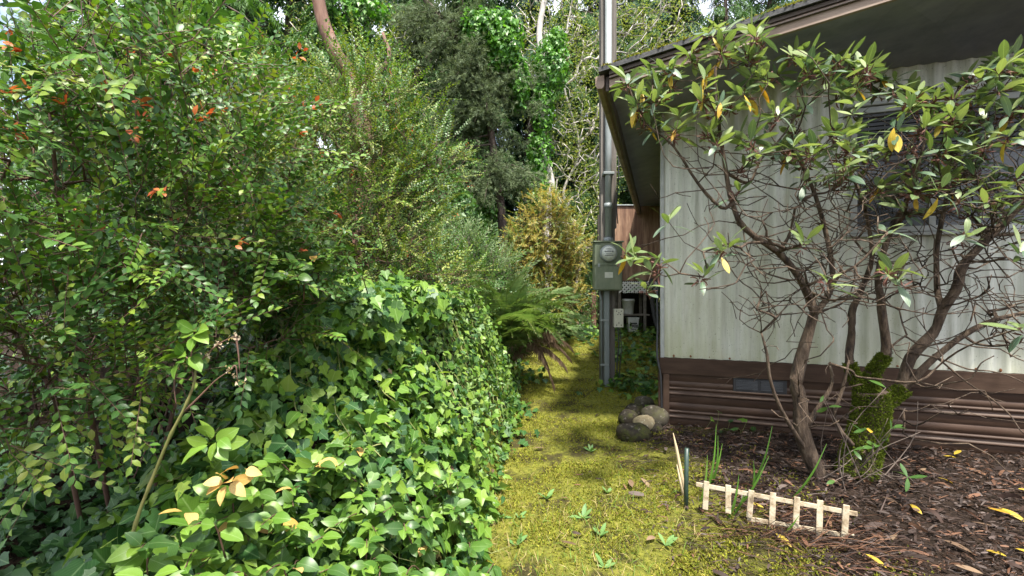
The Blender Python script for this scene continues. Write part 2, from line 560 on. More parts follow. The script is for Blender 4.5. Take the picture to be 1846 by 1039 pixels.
_tm_cache = {}


def foliage(thing, tmpls, inst, mats, n_parts=300, part='leaf', rest='foliage'):
    """the leaves that show largest become parts of their own, the others one joined part"""
    p, R, t, m = inst.get() if isinstance(inst, Inst) else inst
    org = np.array(thing.location)
    size = np.linalg.norm(R[:, :, 1], axis=1)
    cp = p - V3([0, 0, CAMZ])
    vis = (cp[:, 1] > .3) & (np.abs(cp[:, 0]) < cp[:, 1] * 1.16) & (np.abs(cp[:, 2]) < cp[:, 1] * .66)
    imp = size / np.maximum(np.linalg.norm(cp, axis=1), .3) * vis
    order = np.argsort(-imp)
    n_parts = min(n_parts, int(vis.sum()))
    top = order[:n_parts]; low = order[n_parts:]
    for i in top:
        key = (id(tmpls), int(t[i]), mats[m[i]].name)
        if key not in _tm_cache:
            one = (np.zeros((1, 3)), np.eye(3)[None], np.array([t[i]]), np.array([0]))
            _tm_cache[key] = scatter_mesh(part, tmpls, one, [mats[m[i]]])
        o = bpy.data.objects.new(part, _tm_cache[key])
        A = np.eye(4); A[:3, :3] = R[i]; A[:3, 3] = p[i] - org
        COL.objects.link(o); o.parent = thing
        o.matrix_local = Matrix(A.tolist())
    if len(low):
        me = scatter_mesh(rest, tmpls, (p[low], R[low], t[low], m[low]), mats, org)
        o = bpy.data.objects.new(rest, me); link(o, thing); o["kind"] = "stuff"
        return o


class Grow:
    """branch skeleton: tips join the nearest older wood, thickness follows the number of tips carried"""
    def __init__(s, alpha=.3):
        s.p = []; s.par = []; s.len = []; s.chains = []; s.alpha = alpha; s.fix = {}

    def trunk(s, pts, at=None, r=None):
        ids = []
        prev = -1 if at is None else at
        if at is not None: ids.append(at)
        for k, q in enumerate(pts):
            s.p.append(np.asarray(q, float)); s.par.append(prev)
            s.len.append(0 if prev < 0 else s.len[prev] + np.linalg.norm(s.p[-1] - s.p[prev]))
            prev = len(s.p) - 1; ids.append(prev)
            if r is not None: s.fix[prev] = r[0] + (r[1] - r[0]) * k / max(1, len(pts) - 1)
        s.chains.append(ids)
        return ids

    def tips(s, T, r, step=.14, jit=.03, arch=.12, kmax=8):
        T = np.asarray(T, float)
        base = np.array(s.p)
        dd = np.min(np.linalg.norm(T[:, None] - base[None], axis=2), axis=1)
        tip_ids = np.zeros(len(T), int)
        P = np.zeros((len(s.p) + len(T) * (kmax + 1), 3)); L = np.zeros(len(P))
        n = len(s.p); P[:n] = base; L[:n] = s.len
        for i in np.argsort(dd):
            q = T[i]
            d = q - P[:n]
            dist = np.linalg.norm(d, axis=1)
            c = dist * (1 + .8 * np.clip(-d[:, 2] / np.maximum(dist, 1e-6), 0, 1)) + s.alpha * L[:n]
            j = int(np.argmin(c))
            D = dist[j]
            k = int(np.clip(math.ceil(D / step), 1, kmax))
            a = P[j]
            ids = [j]
            bow = r.normal(size=3) * .10 * D
            for h in range(1, k + 1):
                t = h / k
                w = a + (q - a) * t + bow * math.sin(math.pi * t) + V3([0, 0, arch * D * math.sin(math.pi * t)])
                if h < k: w = w + r.normal(size=3) * jit * min(1, D)
                P[n] = w; L[n] = L[ids[-1]] + np.linalg.norm(w - P[ids[-1]])
                s.p.append(w); s.par.append(ids[-1]); s.len.append(L[n])
                ids.append(n); n += 1
            s.chains.append(ids); tip_ids[i] = ids[-1]
        return tip_ids

    def radii(s, r_tip, power=.42, rmax=.1):
        n = len(s.p); w = np.zeros(n)
        has = np.zeros(n, bool)
        for i in range(n):
            if s.par[i] >= 0: has[s.par[i]] = True
        w[~has] = 1
        for i in range(n - 1, -1, -1):
            if s.par[i] >= 0: w[s.par[i]] += w[i]
        rr = np.minimum(r_tip * np.maximum(w, 1) ** power, rmax)
        for i, v in s.fix.items(): rr[i] = max(v, min(rr[i], v * 1.3))
        return rr

    def mesh(s, name, mats, parent, r_tip, power=.42, rmax=.1, org=(0, 0, 0), thick=.012, jag=0.0):
        rr = s.radii(r_tip, power, rmax)
        P = np.array(s.p) - np.asarray(org)
        mb = MB()
        for ch in s.chains:
            if len(ch) < 2: continue
            rad = rr[ch].copy()
            if len(ch) > 1: rad[0] = min(rad[0], rad[1] * 1.25)
            pts = P[ch]
            if len(ch) >= 3 and rad[0] > thick * .6:
                n2 = (len(ch) - 1) * 3 + 1
                pts2 = smooth_path(pts, n2)
                rad = np.interp(np.linspace(0, 1, n2), np.linspace(0, 1, len(ch)), rad)
                pts = pts2
            if jag:
                rj = np.random.default_rng(len(ch) * 7 + ch[0])
                nn_ = len(rad); c_ = np.linspace(0, 1, max(3, nn_ // 2)); u_ = np.linspace(0, 1, nn_)
                rad = rad * (1 + jag * np.interp(u_, c_, rj.normal(size=len(c_))))
                if thick < rad[0] < .07:
                    w_ = np.stack([np.interp(u_, c_, rj.normal(size=len(c_))) for _ in range(3)], -1)
                    pts = pts + w_ * rad[:, None] * .22 * np.minimum(1, u_ * 4)[:, None]
            mb.tube(pts, rad, 8 if rad[0] > thick * 2 else (5 if rad[0] > thick * .6 else 3), cap=True)
        return mb.build(name, mats, parent)


def sprig_local(n, spread=58, leaf=.15, r=None, flat=.25, start=.12, fan=.0):
    """leaf placements along a unit shoot lying along +Y"""
    P = []; R = []
    for i in range(n):
        t = start + (1 - start) * i / (n - 1)
        s = 1 if i % 2 else -1
        a = math.radians(spread * (1 - .35 * t) + r.uniform(-12, 12)) * s
        if i == n - 1: a *= .15
        d = V3([math.sin(a), math.cos(a), r.uniform(-.12, .22)])
        nn = V3([r.normal() * flat - .25 * s, r.normal() * flat, 1.0])
        P.append((0, t, -.04 * t * t)); R.append(frames(d, nn) * leaf * r.uniform(.75, 1.1) * (1 - .25 * t))
    return V3(P), V3(R)


def sprigs(pos, dirs, nrmv, length, variants, r):
    """expand shoots into leaves; returns leaf p, R, and shoot p, R"""
    k = len(pos)
    S = frames(dirs, nrmv) * np.asarray(length)[:, None, None]
    vi = r.integers(0, len(variants), k)
    lp = []; lR = []; own = []
    for q, (P, R) in enumerate(variants):
        sel = np.nonzero(vi == q)[0]
        if len(sel) == 0: continue
        pp = pos[sel][:, None, :] + np.einsum('nij,kj->nki', S[sel], P)
        RR = np.einsum('nij,kjl->nkil', S[sel], R)
        lp.append(pp.reshape(-1, 3)); lR.append(RR.reshape(-1, 3, 3)); own.append(np.repeat(sel, len(P)))
    return np.concatenate(lp), np.concatenate(lR), np.concatenate(own), S


def blob_points(blobs, n, r, shell=.55):
    """points in a union of ellipsoids (centre, radii, weight), denser towards the outside; also outward directions"""
    w = np.array([b[2] for b in blobs], float); w /= w.sum()
    which = r.choice(len(blobs), n, p=w)
    d = nrm(r.normal(size=(n, 3)))
    rad = (shell ** 3 + (1 - shell ** 3) * r.random(n)) ** (1 / 3)
    c = np.array([b[0] for b in blobs])[which]; e = np.array([b[1] for b in blobs])[which]
    # uneven outline
    rad = rad * (1 + .16 * np.sin(d[:, 0] * 5 + which) * np.sin(d[:, 1] * 6 + 1.3) + .12 * np.sin(d[:, 2] * 9 + d[:, 0] * 7))
    return c + d * e * rad[:, None], nrm(d / e)


# ------------------------------------------------------------------ terrain
def base_z(x, y):
    return np.interp(y, [0, 3.6, 5.4, 8.6, 11, 14], [0, .02, .13, .46, .55, .58]) + np.zeros_like(x)


def edge_x(y): return np.interp(y, [.5, 1, 2, 3.2, 4.2, 5.5, 6.5, 8], [-.42, -.38, -.22, -.12, -.05, .02, .12, .3])
def bank_w(y): return np.interp(y, [1, 1.5, 2, 3, 4, 5, 6, 8], [1.0, 1.0, .92, .58, .32, .3, .5, .8])
def bank_top(y): return np.interp(y, [.5, .9, 1.3, 1.7, 2.1, 2.6, 4, 4.6, 5.2, 6, 7, 9], [.2, .34, .50, .74, 1.05, 1.20, 1.20, .95, .58, .30, .25, .1])


def ivy_h(x, y):
    x = np.asarray(x, float); y = np.asarray(y, float)
    t = np.clip((edge_x(y) - x) / bank_w(y), 0, 1)
    h = bank_top(y) * t ** .75
    cav = smooth((-x - 1.05) / .35) * smooth((2.5 - y) / .5)
    h = h * (1 - .5 * cav)
    far = smooth((-x - 2.4) / 1.5)
    h = h * (1 - .7 * far)
    return base_z(x, y) + h + (.085 * lumps(x, y, 3.6, 3) + .055 * lumps(x, y, 8.0, 6)) * np.clip(h * 2.5, 0, 1)


def ground_z(x, y):
    x = np.asarray(x, float); y = np.asarray(y, float)
    b = base_z(x, y)
    bank = ivy_h(x, y) - .17
    g = np.maximum(b, bank)
    bed = smooth((x - .75) / .6) * smooth((4.2 - y) / .6)
    near = np.exp(-((x) ** 2 + (y - 5) ** 2) / 120)
    return g + .05 * bed + (.014 * lumps(x, y, 4, 1) + .009 * lumps(x, y, 13, 2)) * near


def hit(px, py, fn=None):
    fn = fn or ground_z
    ds = np.linspace(.7, 12, 3000)
    x = (px - 923) / FPX * ds; z = CAMZ - (py - 519.5) / FPX * ds
    below = np.nonzero(z < fn(x, ds))[0]
    return float(ds[below[0]]) if len(below) else 12.0


def G(px, py):
    """the point of the ground seen at a pixel of the photograph"""
    return W(px, py, hit(px, py))


def ground_grid():
    xs = np.concatenate([[-400, -150, -60, -30, -16, -9, -6], np.arange(-4, 5.01, .045), [6, 8, 12, 20, 40, 80, 160, 400]])
    ys = np.concatenate([[-200, -60, -20, -8, -3, -1], np.arange(0, 12.01, .05), [13, 15, 18, 24, 34, 60, 120, 250, 600]])
    X, Y = np.meshgrid(xs, ys)
    Z = ground_z(X, Y)
    nx, ny = len(xs), len(ys)
    v = np.stack([X, Y, Z], -1).reshape(-1, 3)
    i = np.arange(nx - 1)[None] + (np.arange(ny - 1) * nx)[:, None]
    q = np.stack([i, i + 1, i + nx + 1, i + nx], -1).reshape(-1)
    m, nt, b = new_mat("mossy_soil")
    tc = N(nt, "ShaderNodeTexCoord")
    sx = N(nt, "ShaderNodeSeparateXYZ"); nt.links.new(tc.outputs["Object"], sx.inputs[0])
    moss = ramp(nt, noise(nt, 26, 8, .75), [(.050, .054, .013), (.12, .125, .020), (.20, .20, .032), (.19, .135, .055)], [.3, .45, .58, .72])
    soil = ramp(nt, noise(nt, 40, 8, .75, off=3), [(.008, .006, .005), (.026, .017, .012), (.055, .036, .026)], [.32, .5, .7])
    # mulch bed on the right: soil, broken edge
    ed = N(nt, "ShaderNodeMath", operation='MULTIPLY_ADD')
    nt.links.new(noise(nt, 3.2, 6, .65, off=5), ed.inputs[0]); ed.inputs[1].default_value = 1.5
    nt.links.new(sx.outputs["X"], ed.inputs[2])
    bedm = ramp(nt, ed.outputs[0], [0, 1], [0.0, 1.0])
    mr = N(nt, "ShaderNodeMapRange"); nt.links.new(ed.outputs[0], mr.inputs["Value"])
    mr.inputs["From Min"].default_value = 1.70; mr.inputs["From Max"].default_value = 2.1
    # behind the bed the moss continues
    my = N(nt, "ShaderNodeMapRange"); nt.links.new(sx.outputs["Y"], my.inputs["Value"])
    my.inputs["From Min"].default_value = 4.4; my.inputs["From Max"].default_value = 3.7
    mm = N(nt, "ShaderNodeMath", operation='MULTIPLY'); nt.links.new(mr.outputs[0], mm.inputs[0]); nt.links.new(my.outputs[0], mm.inputs[1])
    patch = ramp(nt, noise(nt, 2.6, 6, .7, off=9), [0, .8], [.50, .60])
    f = N(nt, "ShaderNodeMath", operation='MAXIMUM'); nt.links.new(mm.outputs[0], f.inputs[0]); nt.links.new(patch, f.inputs[1])
    # under the hedge: bare soil
    ml = N(nt, "ShaderNodeMapRange"); nt.links.new(sx.outputs["X"], ml.inputs["Value"])
    ml.inputs["From Min"].default_value = -.15; ml.inputs["From Max"].default_value = -.4
    f2 = N(nt, "ShaderNodeMath", operation='MAXIMUM'); nt.links.new(f.outputs[0], f2.inputs[0]); nt.links.new(ml.outputs[0], f2.inputs[1])
    nt.links.new(mixc(nt, f2.outputs[0], moss, soil), b.inputs["Base Color"])
    b.inputs["Roughness"].default_value = .95
    b.inputs["Specular IOR Level"].default_value = .15
    bump(nt, b, noise(nt, 60, 6, .7), .9, .02)
    me = mesh_from(v, q, np.arange(0, len(q), 4), None, np.zeros(len(q) // 4), None, [m], "ground")
    o = bpy.data.objects.new("ground", me); link(o); o["kind"] = "structure"


ground_grid()

# ------------------------------------------------------------------ mobile home
def siding_mat():
    m, nt, b = new_mat("weathered_siding")
    streak = noise(nt, 9, 6, .7, (1, 1, .05))
    fine = noise(nt, 42, 6, .75, (1, 1, .10), off=4)
    blot = noise(nt, 1.7, 5, .65, (1, 1, .5), off=2)
    c = ramp(nt, streak, [(.42, .43, .36), (.55, .555, .48), (.66, .66, .59), (.76, .755, .70)], [.3, .44, .56, .72])
    c = mixc(nt, ramp(nt, fine, [0, .5], [.52, .72]), c, (.20, .215, .165))
    # yellow-green algae film that thickens near the bottom edge, with a ragged edge of its own
    tc = N(nt, "ShaderNodeTexCoord"); sx = N(nt, "ShaderNodeSeparateXYZ"); nt.links.new(tc.outputs["Object"], sx.inputs[0])
    mr = N(nt, "ShaderNodeMapRange"); nt.links.new(sx.outputs["Z"], mr.inputs["Value"])
    mr.inputs["From Min"].default_value = 2.2; mr.inputs["From Max"].default_value = .7
    al = N(nt, "ShaderNodeMath", operation='MULTIPLY'); nt.links.new(mr.outputs[0], al.inputs[0]); nt.links.new(ramp(nt, blot, [.15, .75], [.38, .62]), al.inputs[1])
    c = mixc(nt, al.outputs[0], c, (.36, .36, .21))
    rust = noise(nt, 2.3, 6, .7, (1, 1, .28), off=11)
    c = mixc(nt, ramp(nt, rust, [0, .55], [.60, .74]), c, (.30, .20, .10))
    spots = noise(nt, 90, 3, .5, off=7)
    c = mixc(nt, ramp(nt, spots, [0, .7], [.67, .71]), c, (.06, .06, .045))
    nt.links.new(c, b.inputs["Base Color"])
    b.inputs["Roughness"].default_value = .55
    b.inputs["Specular IOR Level"].default_value = .4
    bump(nt, b, fine, .12, .003)
    return m


M['siding'] = siding_mat()
M['brown_trim'] = simple("brown_painted_wood", [(.034, .020, .013), (.060, .036, .024), (.082, .052, .036)], 14, .8, stretch=(.15, 1, 1), bs=.25, bd=.003, spec=.2)
M['brown_skirt'] = simple("brown_skirting", [(.034, .019, .012), (.060, .034, .022), (.088, .054, .036)], 6, .55, stretch=(.3, 1, 1), bs=.1, bd=.002, spec=.3)
M['soffit'] = simple("grey_brown_soffit", [(.17, .17, .22), (.22, .22, .28), (.27, .27, .33)], 5, .75, bs=.2, bd=.003)
M['fascia'] = simple("faded_tan_fascia", [(.14, .095, .070), (.24, .175, .13), (.31, .235, .18)], 9, .75, stretch=(.12, 1, 1), bs=.3, bd=.003)
M['fascia_dark'] = simple("dark_fascia", [(.055, .040, .032), (.10, .075, .060)], 9, .7, stretch=(.12, 1, 1), bs=.3, bd=.003)
M['roof_edge'] = simple("dark_roofing", [(.018, .018, .020), (.05, .05, .05), (.085, .08, .075)], 22, .85, bs=.6, bd=.006)
M['white_metal'] = simple("dull_white_metal", [(.30, .31, .29), (.42, .42, .40)], 14, .5, bs=.1)
M['screen_dark'] = simple("vent_mesh", [(.030, .032, .036), (.075, .078, .085)], 60, .6, bs=.3, stretch=(.2, 1, 4))
M['vent_frame'] = simple("black_vent_plastic", [(.016, .016, .018), (.035, .034, .036)], 20, .5, bs=.1)
M['rust'] = simple("rusty_screw", [(.09, .035, .014), (.22, .09, .03)], 60, .8, bs=0)
M['blind'] = simple("grey_blind", [(.075, .078, .085), (.13, .13, .14)], 12, .6, bs=0)
M['room_dark'] = simple("dim_room", [(.02, .02, .022), (.035, .034, .036)], 4, .9, bs=0)
m, nt, b = new_mat("window_glass")
nt.links.new(ramp(nt, noise(nt, 6, 5, .7), [(.030, .034, .042), (.060, .065, .075)], [.35, .7]), b.inputs["Base Color"])
b.inputs["Roughness"].default_value = .18
b.inputs["Alpha"].default_value = .92
M['glass'] = m

home = empty("mobile_home", (1.377, 4.05, 0), math.atan2(-.317, .949),
             "old mobile home with pale ribbed metal siding, brown skirting and mossy roof edge", "mobile home")
ZB0 = .672       # bottom of the siding
LEN, DEP = 5.6, 9.0
SL = .172
OV = 1.10        # front overhang
EX = -.393       # side eave
def fas_b(x): return 2.703 + SL * (x - EX)
def wall_top(x): return min(3.03, fas_b(x) + .13)


def rib_profile(L, period=.107, amp=.019):
    """soft corrugation seen from above: list of (along, out)"""
    n = int(round(L / period)) * 8
    return [(i * period / 8, amp * (.5 - .5 * math.cos(2 * math.pi * i / 8)) ** 1.6) for i in range(n + 1)]


def siding_panel(x0, L, zb, ztop, side=False, off=0.0):
    pr = rib_profile(L)
    v = []; f = []
    for (a, o) in pr:
        x = x0 + a
        zt = ztop(x)
        for z in (zb, zb + .9, zt):
            v.append((x, -o - off, z) if not side else (-o - off, x, z))
    for i in range(len(pr) - 1):
        for k in (0, 1):
            q = (3 * i + k, 3 * i + 3 + k, 3 * i + 4 + k, 3 * i + 1 + k)
            f.append(q if not side else q[::-1])
    return MB().add(v, f, 0, True).build("siding_panel", M['siding'], home)


PW = .107 * 8
for k in range(7):                                   # gable end, sheets lap over each other by 2 mm
    x0 = k * PW
    siding_panel(x0, PW + .020, ZB0, wall_top, off=.002 * (k % 2) + .004)
for k in range(10):
    siding_panel(k * PW, PW + .020, ZB0, lambda y: 2.90, True, off=.002 * (k % 2) + .004)
MB().box(-.022, .012, -.022, .012, ZB0 - .004, 2.88).build("corner_trim", M['white_metal'], home, .006)
MB().box(.02, LEN, .05, .12, .1, 2.85).box(.02, .12, .12, DEP, .1, 2.85).build("inner_frame", M['room_dark'], home)
# screws along the bottom edge of the siding
sm = None
for k in range(30):
    x = .10 + k * .151 + random.uniform(-.02, .02)
    if sm is None:
        so = MB().lathe([(0, .006), (.007, .005), (.009, 0)], 8, axis='y').build("screw", M['rust'], home); sm = so.data
    else:
        so = bpy.data.objects.new("screw", sm); link(so, home)
    so.location = (x, -.014, ZB0 + .018 + random.uniform(-.004, .004)); so.scale = (1, 1, random.uniform(.9, 1.8))
# skirting
MB().box(-.03, LEN, -.035, .03, .525, ZB0 - .003).build("trim_board", M['brown_trim'], home, .004)
MB().box(-.035, .03, .032, DEP, .525, ZB0 - .003).build("trim_board", M['brown_trim'], home, .004)
MB().box(.0, .055, -.045, .03, -.12, .523).build("corner_post", M['brown_trim'], home, .004)
MB().box(-.040, -.002, -.01, .09, -.12, .523).build("corner_post", M['brown_trim'], home, .004)


def skirt_row(z0, z1, first):
    # profile from top to bottom: flat board with a fine groove, then two raised ribs
    H = z1 - z0
    pr = [(0, z1), (0, z1 - .062), (.004, z1 - .066), (0, z1 - .070), (0, z0 + .075)]
    for c in (z0 + .062, z0 + .014):
        pr += [(-.004, c + .014), (-.017, c + .008), (-.020, c), (-.016, c - .008), (-.002, c - .013)]
    pr += [(0, z0)]
    pr.sort(key=lambda q: -q[1])
    v = []; f = []
    for x in (.056, 2.4, LEN):
        for (o, z) in pr: v.append((x, o - .004, z))
    n = len(pr)
    for k in range(2):
        for i in range(n - 1): f.append((k * n + i, k * n + i + 1, (k + 1) * n + i + 1, (k + 1) * n + i))
    mb = MB().add(v, f, 0, True)
    o = mb.build("skirting_panel", M['brown_skirt'], home)
    v2 = [(p[1] * 0 + (-.004 + (p[1] + .004)), p[0], p[2]) for p in v]
    MB().add([(q[0], q[1] + .05, q[2]) for q in v2], [g[::-1] for g in f], 0, True).build("skirting_panel", M['brown_skirt'], home)


for k in range(3):
    skirt_row(.333 - .208 * k, .524 - .208 * k if k == 0 else .333 - .208 * (k - 1) - .0015, k == 0)
MB().box(.056, LEN, -.05, -.012, -.055, -.02).build("bottom_rail", M['brown_skirt'], home, .004)
# vent with two grilles
vent = MB().box(.578, .985, -.018, .0, .405, .522).build("vent", M['vent_frame'], home, .003)
for x0 in (.60, .79):
    g = MB().box(x0, x0 + .165, -.0215, -.0195, .425, .505).build("grille", M['screen_dark'], vent)
    for q in range(7):
        MB().box(x0, x0 + .165, -.0275, -.0225, .428 + q * .0115, .4335 + q * .0115).build("louvre", M['screen_dark'], vent)

# roof, soffit, fascia
v = []; f = []
xs = np.linspace(EX, LEN, 15)
for x in xs:
    x = float(x)
    xa = min(x, 3.6)
    zb = fas_b(xa) - max(0, x - 3.6) * SL
    wt_ = min(3.03, zb + .14)
    v += [(x, -OV + .03, zb + .012), (x, -OV / 2, (zb + wt_) / 2 + .006), (x, .02, wt_), (x, DEP, wt_)]
for i in range(len(xs) - 1):
    for k in range(3):
        f.append((4 * i + k, 4 * i + k + 1, 4 * i + 5 + k, 4 * i + 4 + k))
MB().add(v, f).build("soffit", M['soffit'], home)


def slope_board(name, x0, x1, y0, y1, dzb, dzt, mat, bev=.003):
    v = []
    for x in (x0, min(3.6, x1)):
        for y in (y0, y1):
            for dz in (dzb, dzt): v.append((x, y, fas_b(x) + dz))
    fc = [(0, 1, 3, 2), (4, 6, 7, 5), (0, 4, 5, 1), (2, 3, 7, 6), (0, 2, 6, 4), (1, 5, 7, 3)]
    return MB().add(v, fc).build(name, mat, home, bev)


slope_board("fascia_board", EX + .03, 3.6, -OV - .002, -OV + .025, .0, .085, M['fascia'])
slope_board("fascia_strip", EX + .03, 3.6, -OV - .016, -OV + .024, .0855, .112, M['fascia_dark'])
slope_board("fascia_lip", EX + .03, 3.6, -OV - .023, -OV - .004, .058, .067, M['fascia_dark'])
v = []
for x in (EX - .04, 3.6, 7.6):
    z = fas_b(min(x, 3.6)) - max(0, x - 3.6) * SL
    for y, dz in ((-OV - .045, .0), (.0, .15), (DEP, .15)):
        for h in (.113, .146): v.append((x, y, z + h + dz * (1 if x > 0 else .5)))
f = []
for i in range(2):
    for k in range(2):
        a = 6 * i + 2 * k
        f += [(a, a + 2, a + 8, a + 6), (a + 1, a + 7, a + 9, a + 3)]
    f += [(6 * i, 6 * i + 6, 6 * i + 7, 6 * i + 1), (6 * i + 4, 6 * i + 5, 6 * i + 11, 6 * i + 10)]
f += [(0, 1, 3, 2), (2, 3, 5, 4), (12, 14, 15, 13), (14, 16, 17, 15)]
MB().add(v, f).build("roof", M['roof_edge'], home)
# side eave: fascia, gutter and its folded end
MB().box(EX, EX + .025, -OV + .03, DEP, 2.70, 2.805).build("fascia_board", M['fascia_dark'], home, .003)
gut = MB()
pr = [(-.006, .10), (-.006, .02), (-.022, .006), (-.052, .009), (-.066, .03), (-.068, .09), (-.060, .095)]
pr = [(EX + a, 2.705 + b) for a, b in pr]
v = [(x, y, z) for y in (-OV, DEP) for (x, z) in pr]; n = len(pr)
gut.add(v, [(i, i + 1, n + i + 1, n + i) for i in range(n - 1)])
gut.add([(x, -OV - .0005, z) for x, z in pr], [tuple(range(n))])
gut.build("gutter", M['fascia'], home)
# moss along the roof edge
I = Inst(); k = 2600
x = rng.uniform(EX - .03, 3.5, k); y = -OV - .045 + np.abs(rng.normal(0, .05, k)); z = fas_b(x) + .144 + (y + OV) * .1
keep = lumps(x, y * 0, 6, 4) + rng.normal(0, .4, k) > -.35
x, y, z = x[keep], y[keep], z[keep]; k = len(x)
I.add(np.stack([x, y, z], -1), frames(nrm(V3([0, -.3, 1]) + rng.normal(0, .4, (k, 3))), rng.normal(size=(k, 3))) * rng.uniform(.015, .04, k)[:, None, None], rng.integers(0, 3, k), 0)
ob = bpy.data.objects.new("roof_moss", scatter_mesh("roof_moss", T_MOSS, I.get(), [M['moss_tuft']])); link(ob, home); ob["kind"] = "stuff"

# window
win = MB()
X0, X1, Z0, Z1 = 1.42, 3.05, 1.735, 2.735
win.box(X0, X0 + .05, -.045, -.016, Z0, Z1); win.box(X1 - .05, X1, -.045, -.016, Z0, Z1)
win.box(X0 + .051, X1 - .051, -.045, -.016, Z0, Z0 + .045); win.box(X0 + .051, X1 - .051, -.045, -.016, Z1 - .05, Z1)
wo = win.build("window", M['white_metal'], home, .004)
MB().box(X0 - .02, X1 + .02, -.062, -.020, Z0 - .03, Z0 - .004).build("sill", M['white_metal'], wo, .004)
MB().box(X0 - .03, X1 + .03, -.07, -.018, Z1 + .004, Z1 + .03).build("drip_cap", M['white_metal'], wo, .004)
MB().box(X0 + .051, X1 - .051, -.024, -.020, Z0 + .046, Z1 - .051).build("room_backing", M['room_dark'], wo)
for xa, xb in ((X0 + .052, 1.93), (1.972, X1 - .052)):
    MB().box(xa, xb, -.036, -.034, Z0 + .046, 2.30).build("pane", M['glass'], wo)
MB().box(1.931, 1.971, -.043, -.026, Z0 + .046, 2.30).build("mullion", M['white_metal'], wo)
MB().box(X0 + .052, X1 - .052, -.044, -.026, 2.301, 2.335).build("meeting_rail", M['blind'], wo)
for k in range(10):
    z = 2.345 + k * .034
    MB().add([(X0 + .052, -.040, z), (X1 - .052, -.040, z), (X1 - .052, -.028, z + .028), (X0 + .052, -.028, z + .028),
              (X0 + .052, -.037, z), (X1 - .052, -.037, z), (X1 - .052, -.0255, z + .028), (X0 + .052, -.0255, z + .028)],
             [(0, 1, 2, 3), (7, 6, 5, 4), (0, 4, 5, 1), (3, 2, 6, 7)]).build("slat", M['blind'], wo)
# black cable down the corner
MB().tube(smooth_path([(-.035, .35, 1.55), (-.05, .2, 1.2), (-.045, .05, .95), (-.05, -.05, .70), (-.02, -.07, .5), (-.01, -.06, .2), (0, -.06, .02)], 30), .011, 6).build("cable", M['vent_frame'], home)

# ------------------------------------------------------------------ utility post with meter
M['post_wood'] = simple("grey_post_wood", [(.060, .054, .046), (.12, .105, .09), (.18, .16, .14)], 10, .9, stretch=(3, 3, .12), bs=.7, bd=.006)
M['galv'] = simple("galvanised_pipe", [(.16, .18, .17), (.24, .26, .25), (.33, .35, .34)], 7, .6, .15, stretch=(1, 1, .3), bs=.1)
M['grey_conduit'] = simple("grey_conduit", [(.15, .17, .17), (.22, .245, .24)], 6, .5, .1, stretch=(1, 1, .2), bs=.1)
M['meter_green'] = simple("faded_green_enclosure", [(.075, .098, .060), (.14, .165, .105), (.22, .225, .15)], 7, .55, stretch=(1, 1, .4), bs=.15, bd=.002, pos=[.3, .52, .75])
M['cream_box'] = simple("cream_plastic", [(.46, .45, .36), (.60, .58, .47)], 16, .5, bs=.1)
M['meter_face'] = simple("meter_dial", [(.42, .43, .36), (.55, .55, .47)], 30, .5, bs=0)
M['ink'] = simple("dark_print", [(.02, .02, .022), (.05, .05, .05)], 30, .6, bs=0)
m, nt, b = new_mat("clear_glass"); b.inputs["Base Color"].default_value = (.9, .95, .92, 1); b.inputs["Roughness"].default_value = .05; b.inputs["Alpha"].default_value = .16
M['clear'] = m

PX, PY = 1.155, 5.30
gz0 = float(ground_z(PX, PY))
post = empty("utility_post", (PX, PY, gz0), 0, "tall grey wooden utility post with metal conduit and green electric meter box", "utility post")
cz = CAMZ - gz0
MB().box(-.082, .09, .06, .17, -.3, 5.6).build("post", M['post_wood'], post, .006)
MB().box(.092, .112, .075, .155, 1.9, 5.6).build("side_board", M['post_wood'], post, .003)
pipe = MB().tube([(-.005, 0, cz + .575), (-.005, 0, 3.2), (-.002, 0, 5.6)], .038, 14).build("mast_conduit", M['galv'], post)
MB().tube([(-.005, 0, cz + .54), (-.005, 0, cz + .60)], .055, 14).build("coupling", M['grey_conduit'], pipe)
MB().tube([(-.005, 0, cz + .95), (-.005, 0, cz + 1.01)], .049, 14).build("coupling", M['grey_conduit'], pipe)
for z in (cz + 1.35, cz + 2.55):
    MB().box(-.07, .06, -.048, .062, z, z + .03).build("strap", M['grey_conduit'], post, .004)
box = MB().box(-.185, .140, -.10, .058, cz - .03, cz + .535).build("meter_box", M['meter_green'], post, .010)
MB().box(-.200, .155, -.115, .055, cz + .536, cz + .552).build("lid", M['meter_green'], box, .004)
MB().box(-.172, .128, -.108, -.1005, cz - .015, cz + .265).build("lower_cover", M['meter_green'], box, .003)
MB().box(-.190, .145, -.112, -.1005, cz + .268, cz + .290).build("cover_seam", M['meter_green'], box, .002)
MB().box(-.07, .025, -.1105, -.1085, cz + .12, cz + .185).build("worn_label", M['meter_face'], box)
for x in (-.15, .10):
    MB().box(x, x + .022, -.122, -.109, cz + .245, cz + .285).build("latch", M['galv'], box, .002)
mx, mz = -.028, cz + .405
meter = MB().lathe([(.098, -.0), (.098, .035), (.088, .042), (.084, .042)], 28, (mx, -.10, mz), 'y').build("meter", M['galv'], box)
mb = MB(); mb.lathe([(0, .043), (.083, .042), (.083, .02)], 28, (mx, -.10, mz), 'y'); mb.build("dial_plate", M['meter_face'], meter)
mb = MB()
for k in range(5): mb.lathe([(0, .0458), (.009, .0455), (.010, .0425)], 10, (mx - .044 + .022 * k, -.10, mz + .022), 'y')
mb.box(mx - .035, mx + .035, -.1462, -.144, mz - .010, mz - .004); mb.box(mx - .05, mx + .05, -.1462, -.144, mz - .030, mz - .020)
mb.box(mx - .030, mx + .03, -.1462, -.144, mz + .046, mz + .052)
mb.build("dial_print", M['ink'], meter)
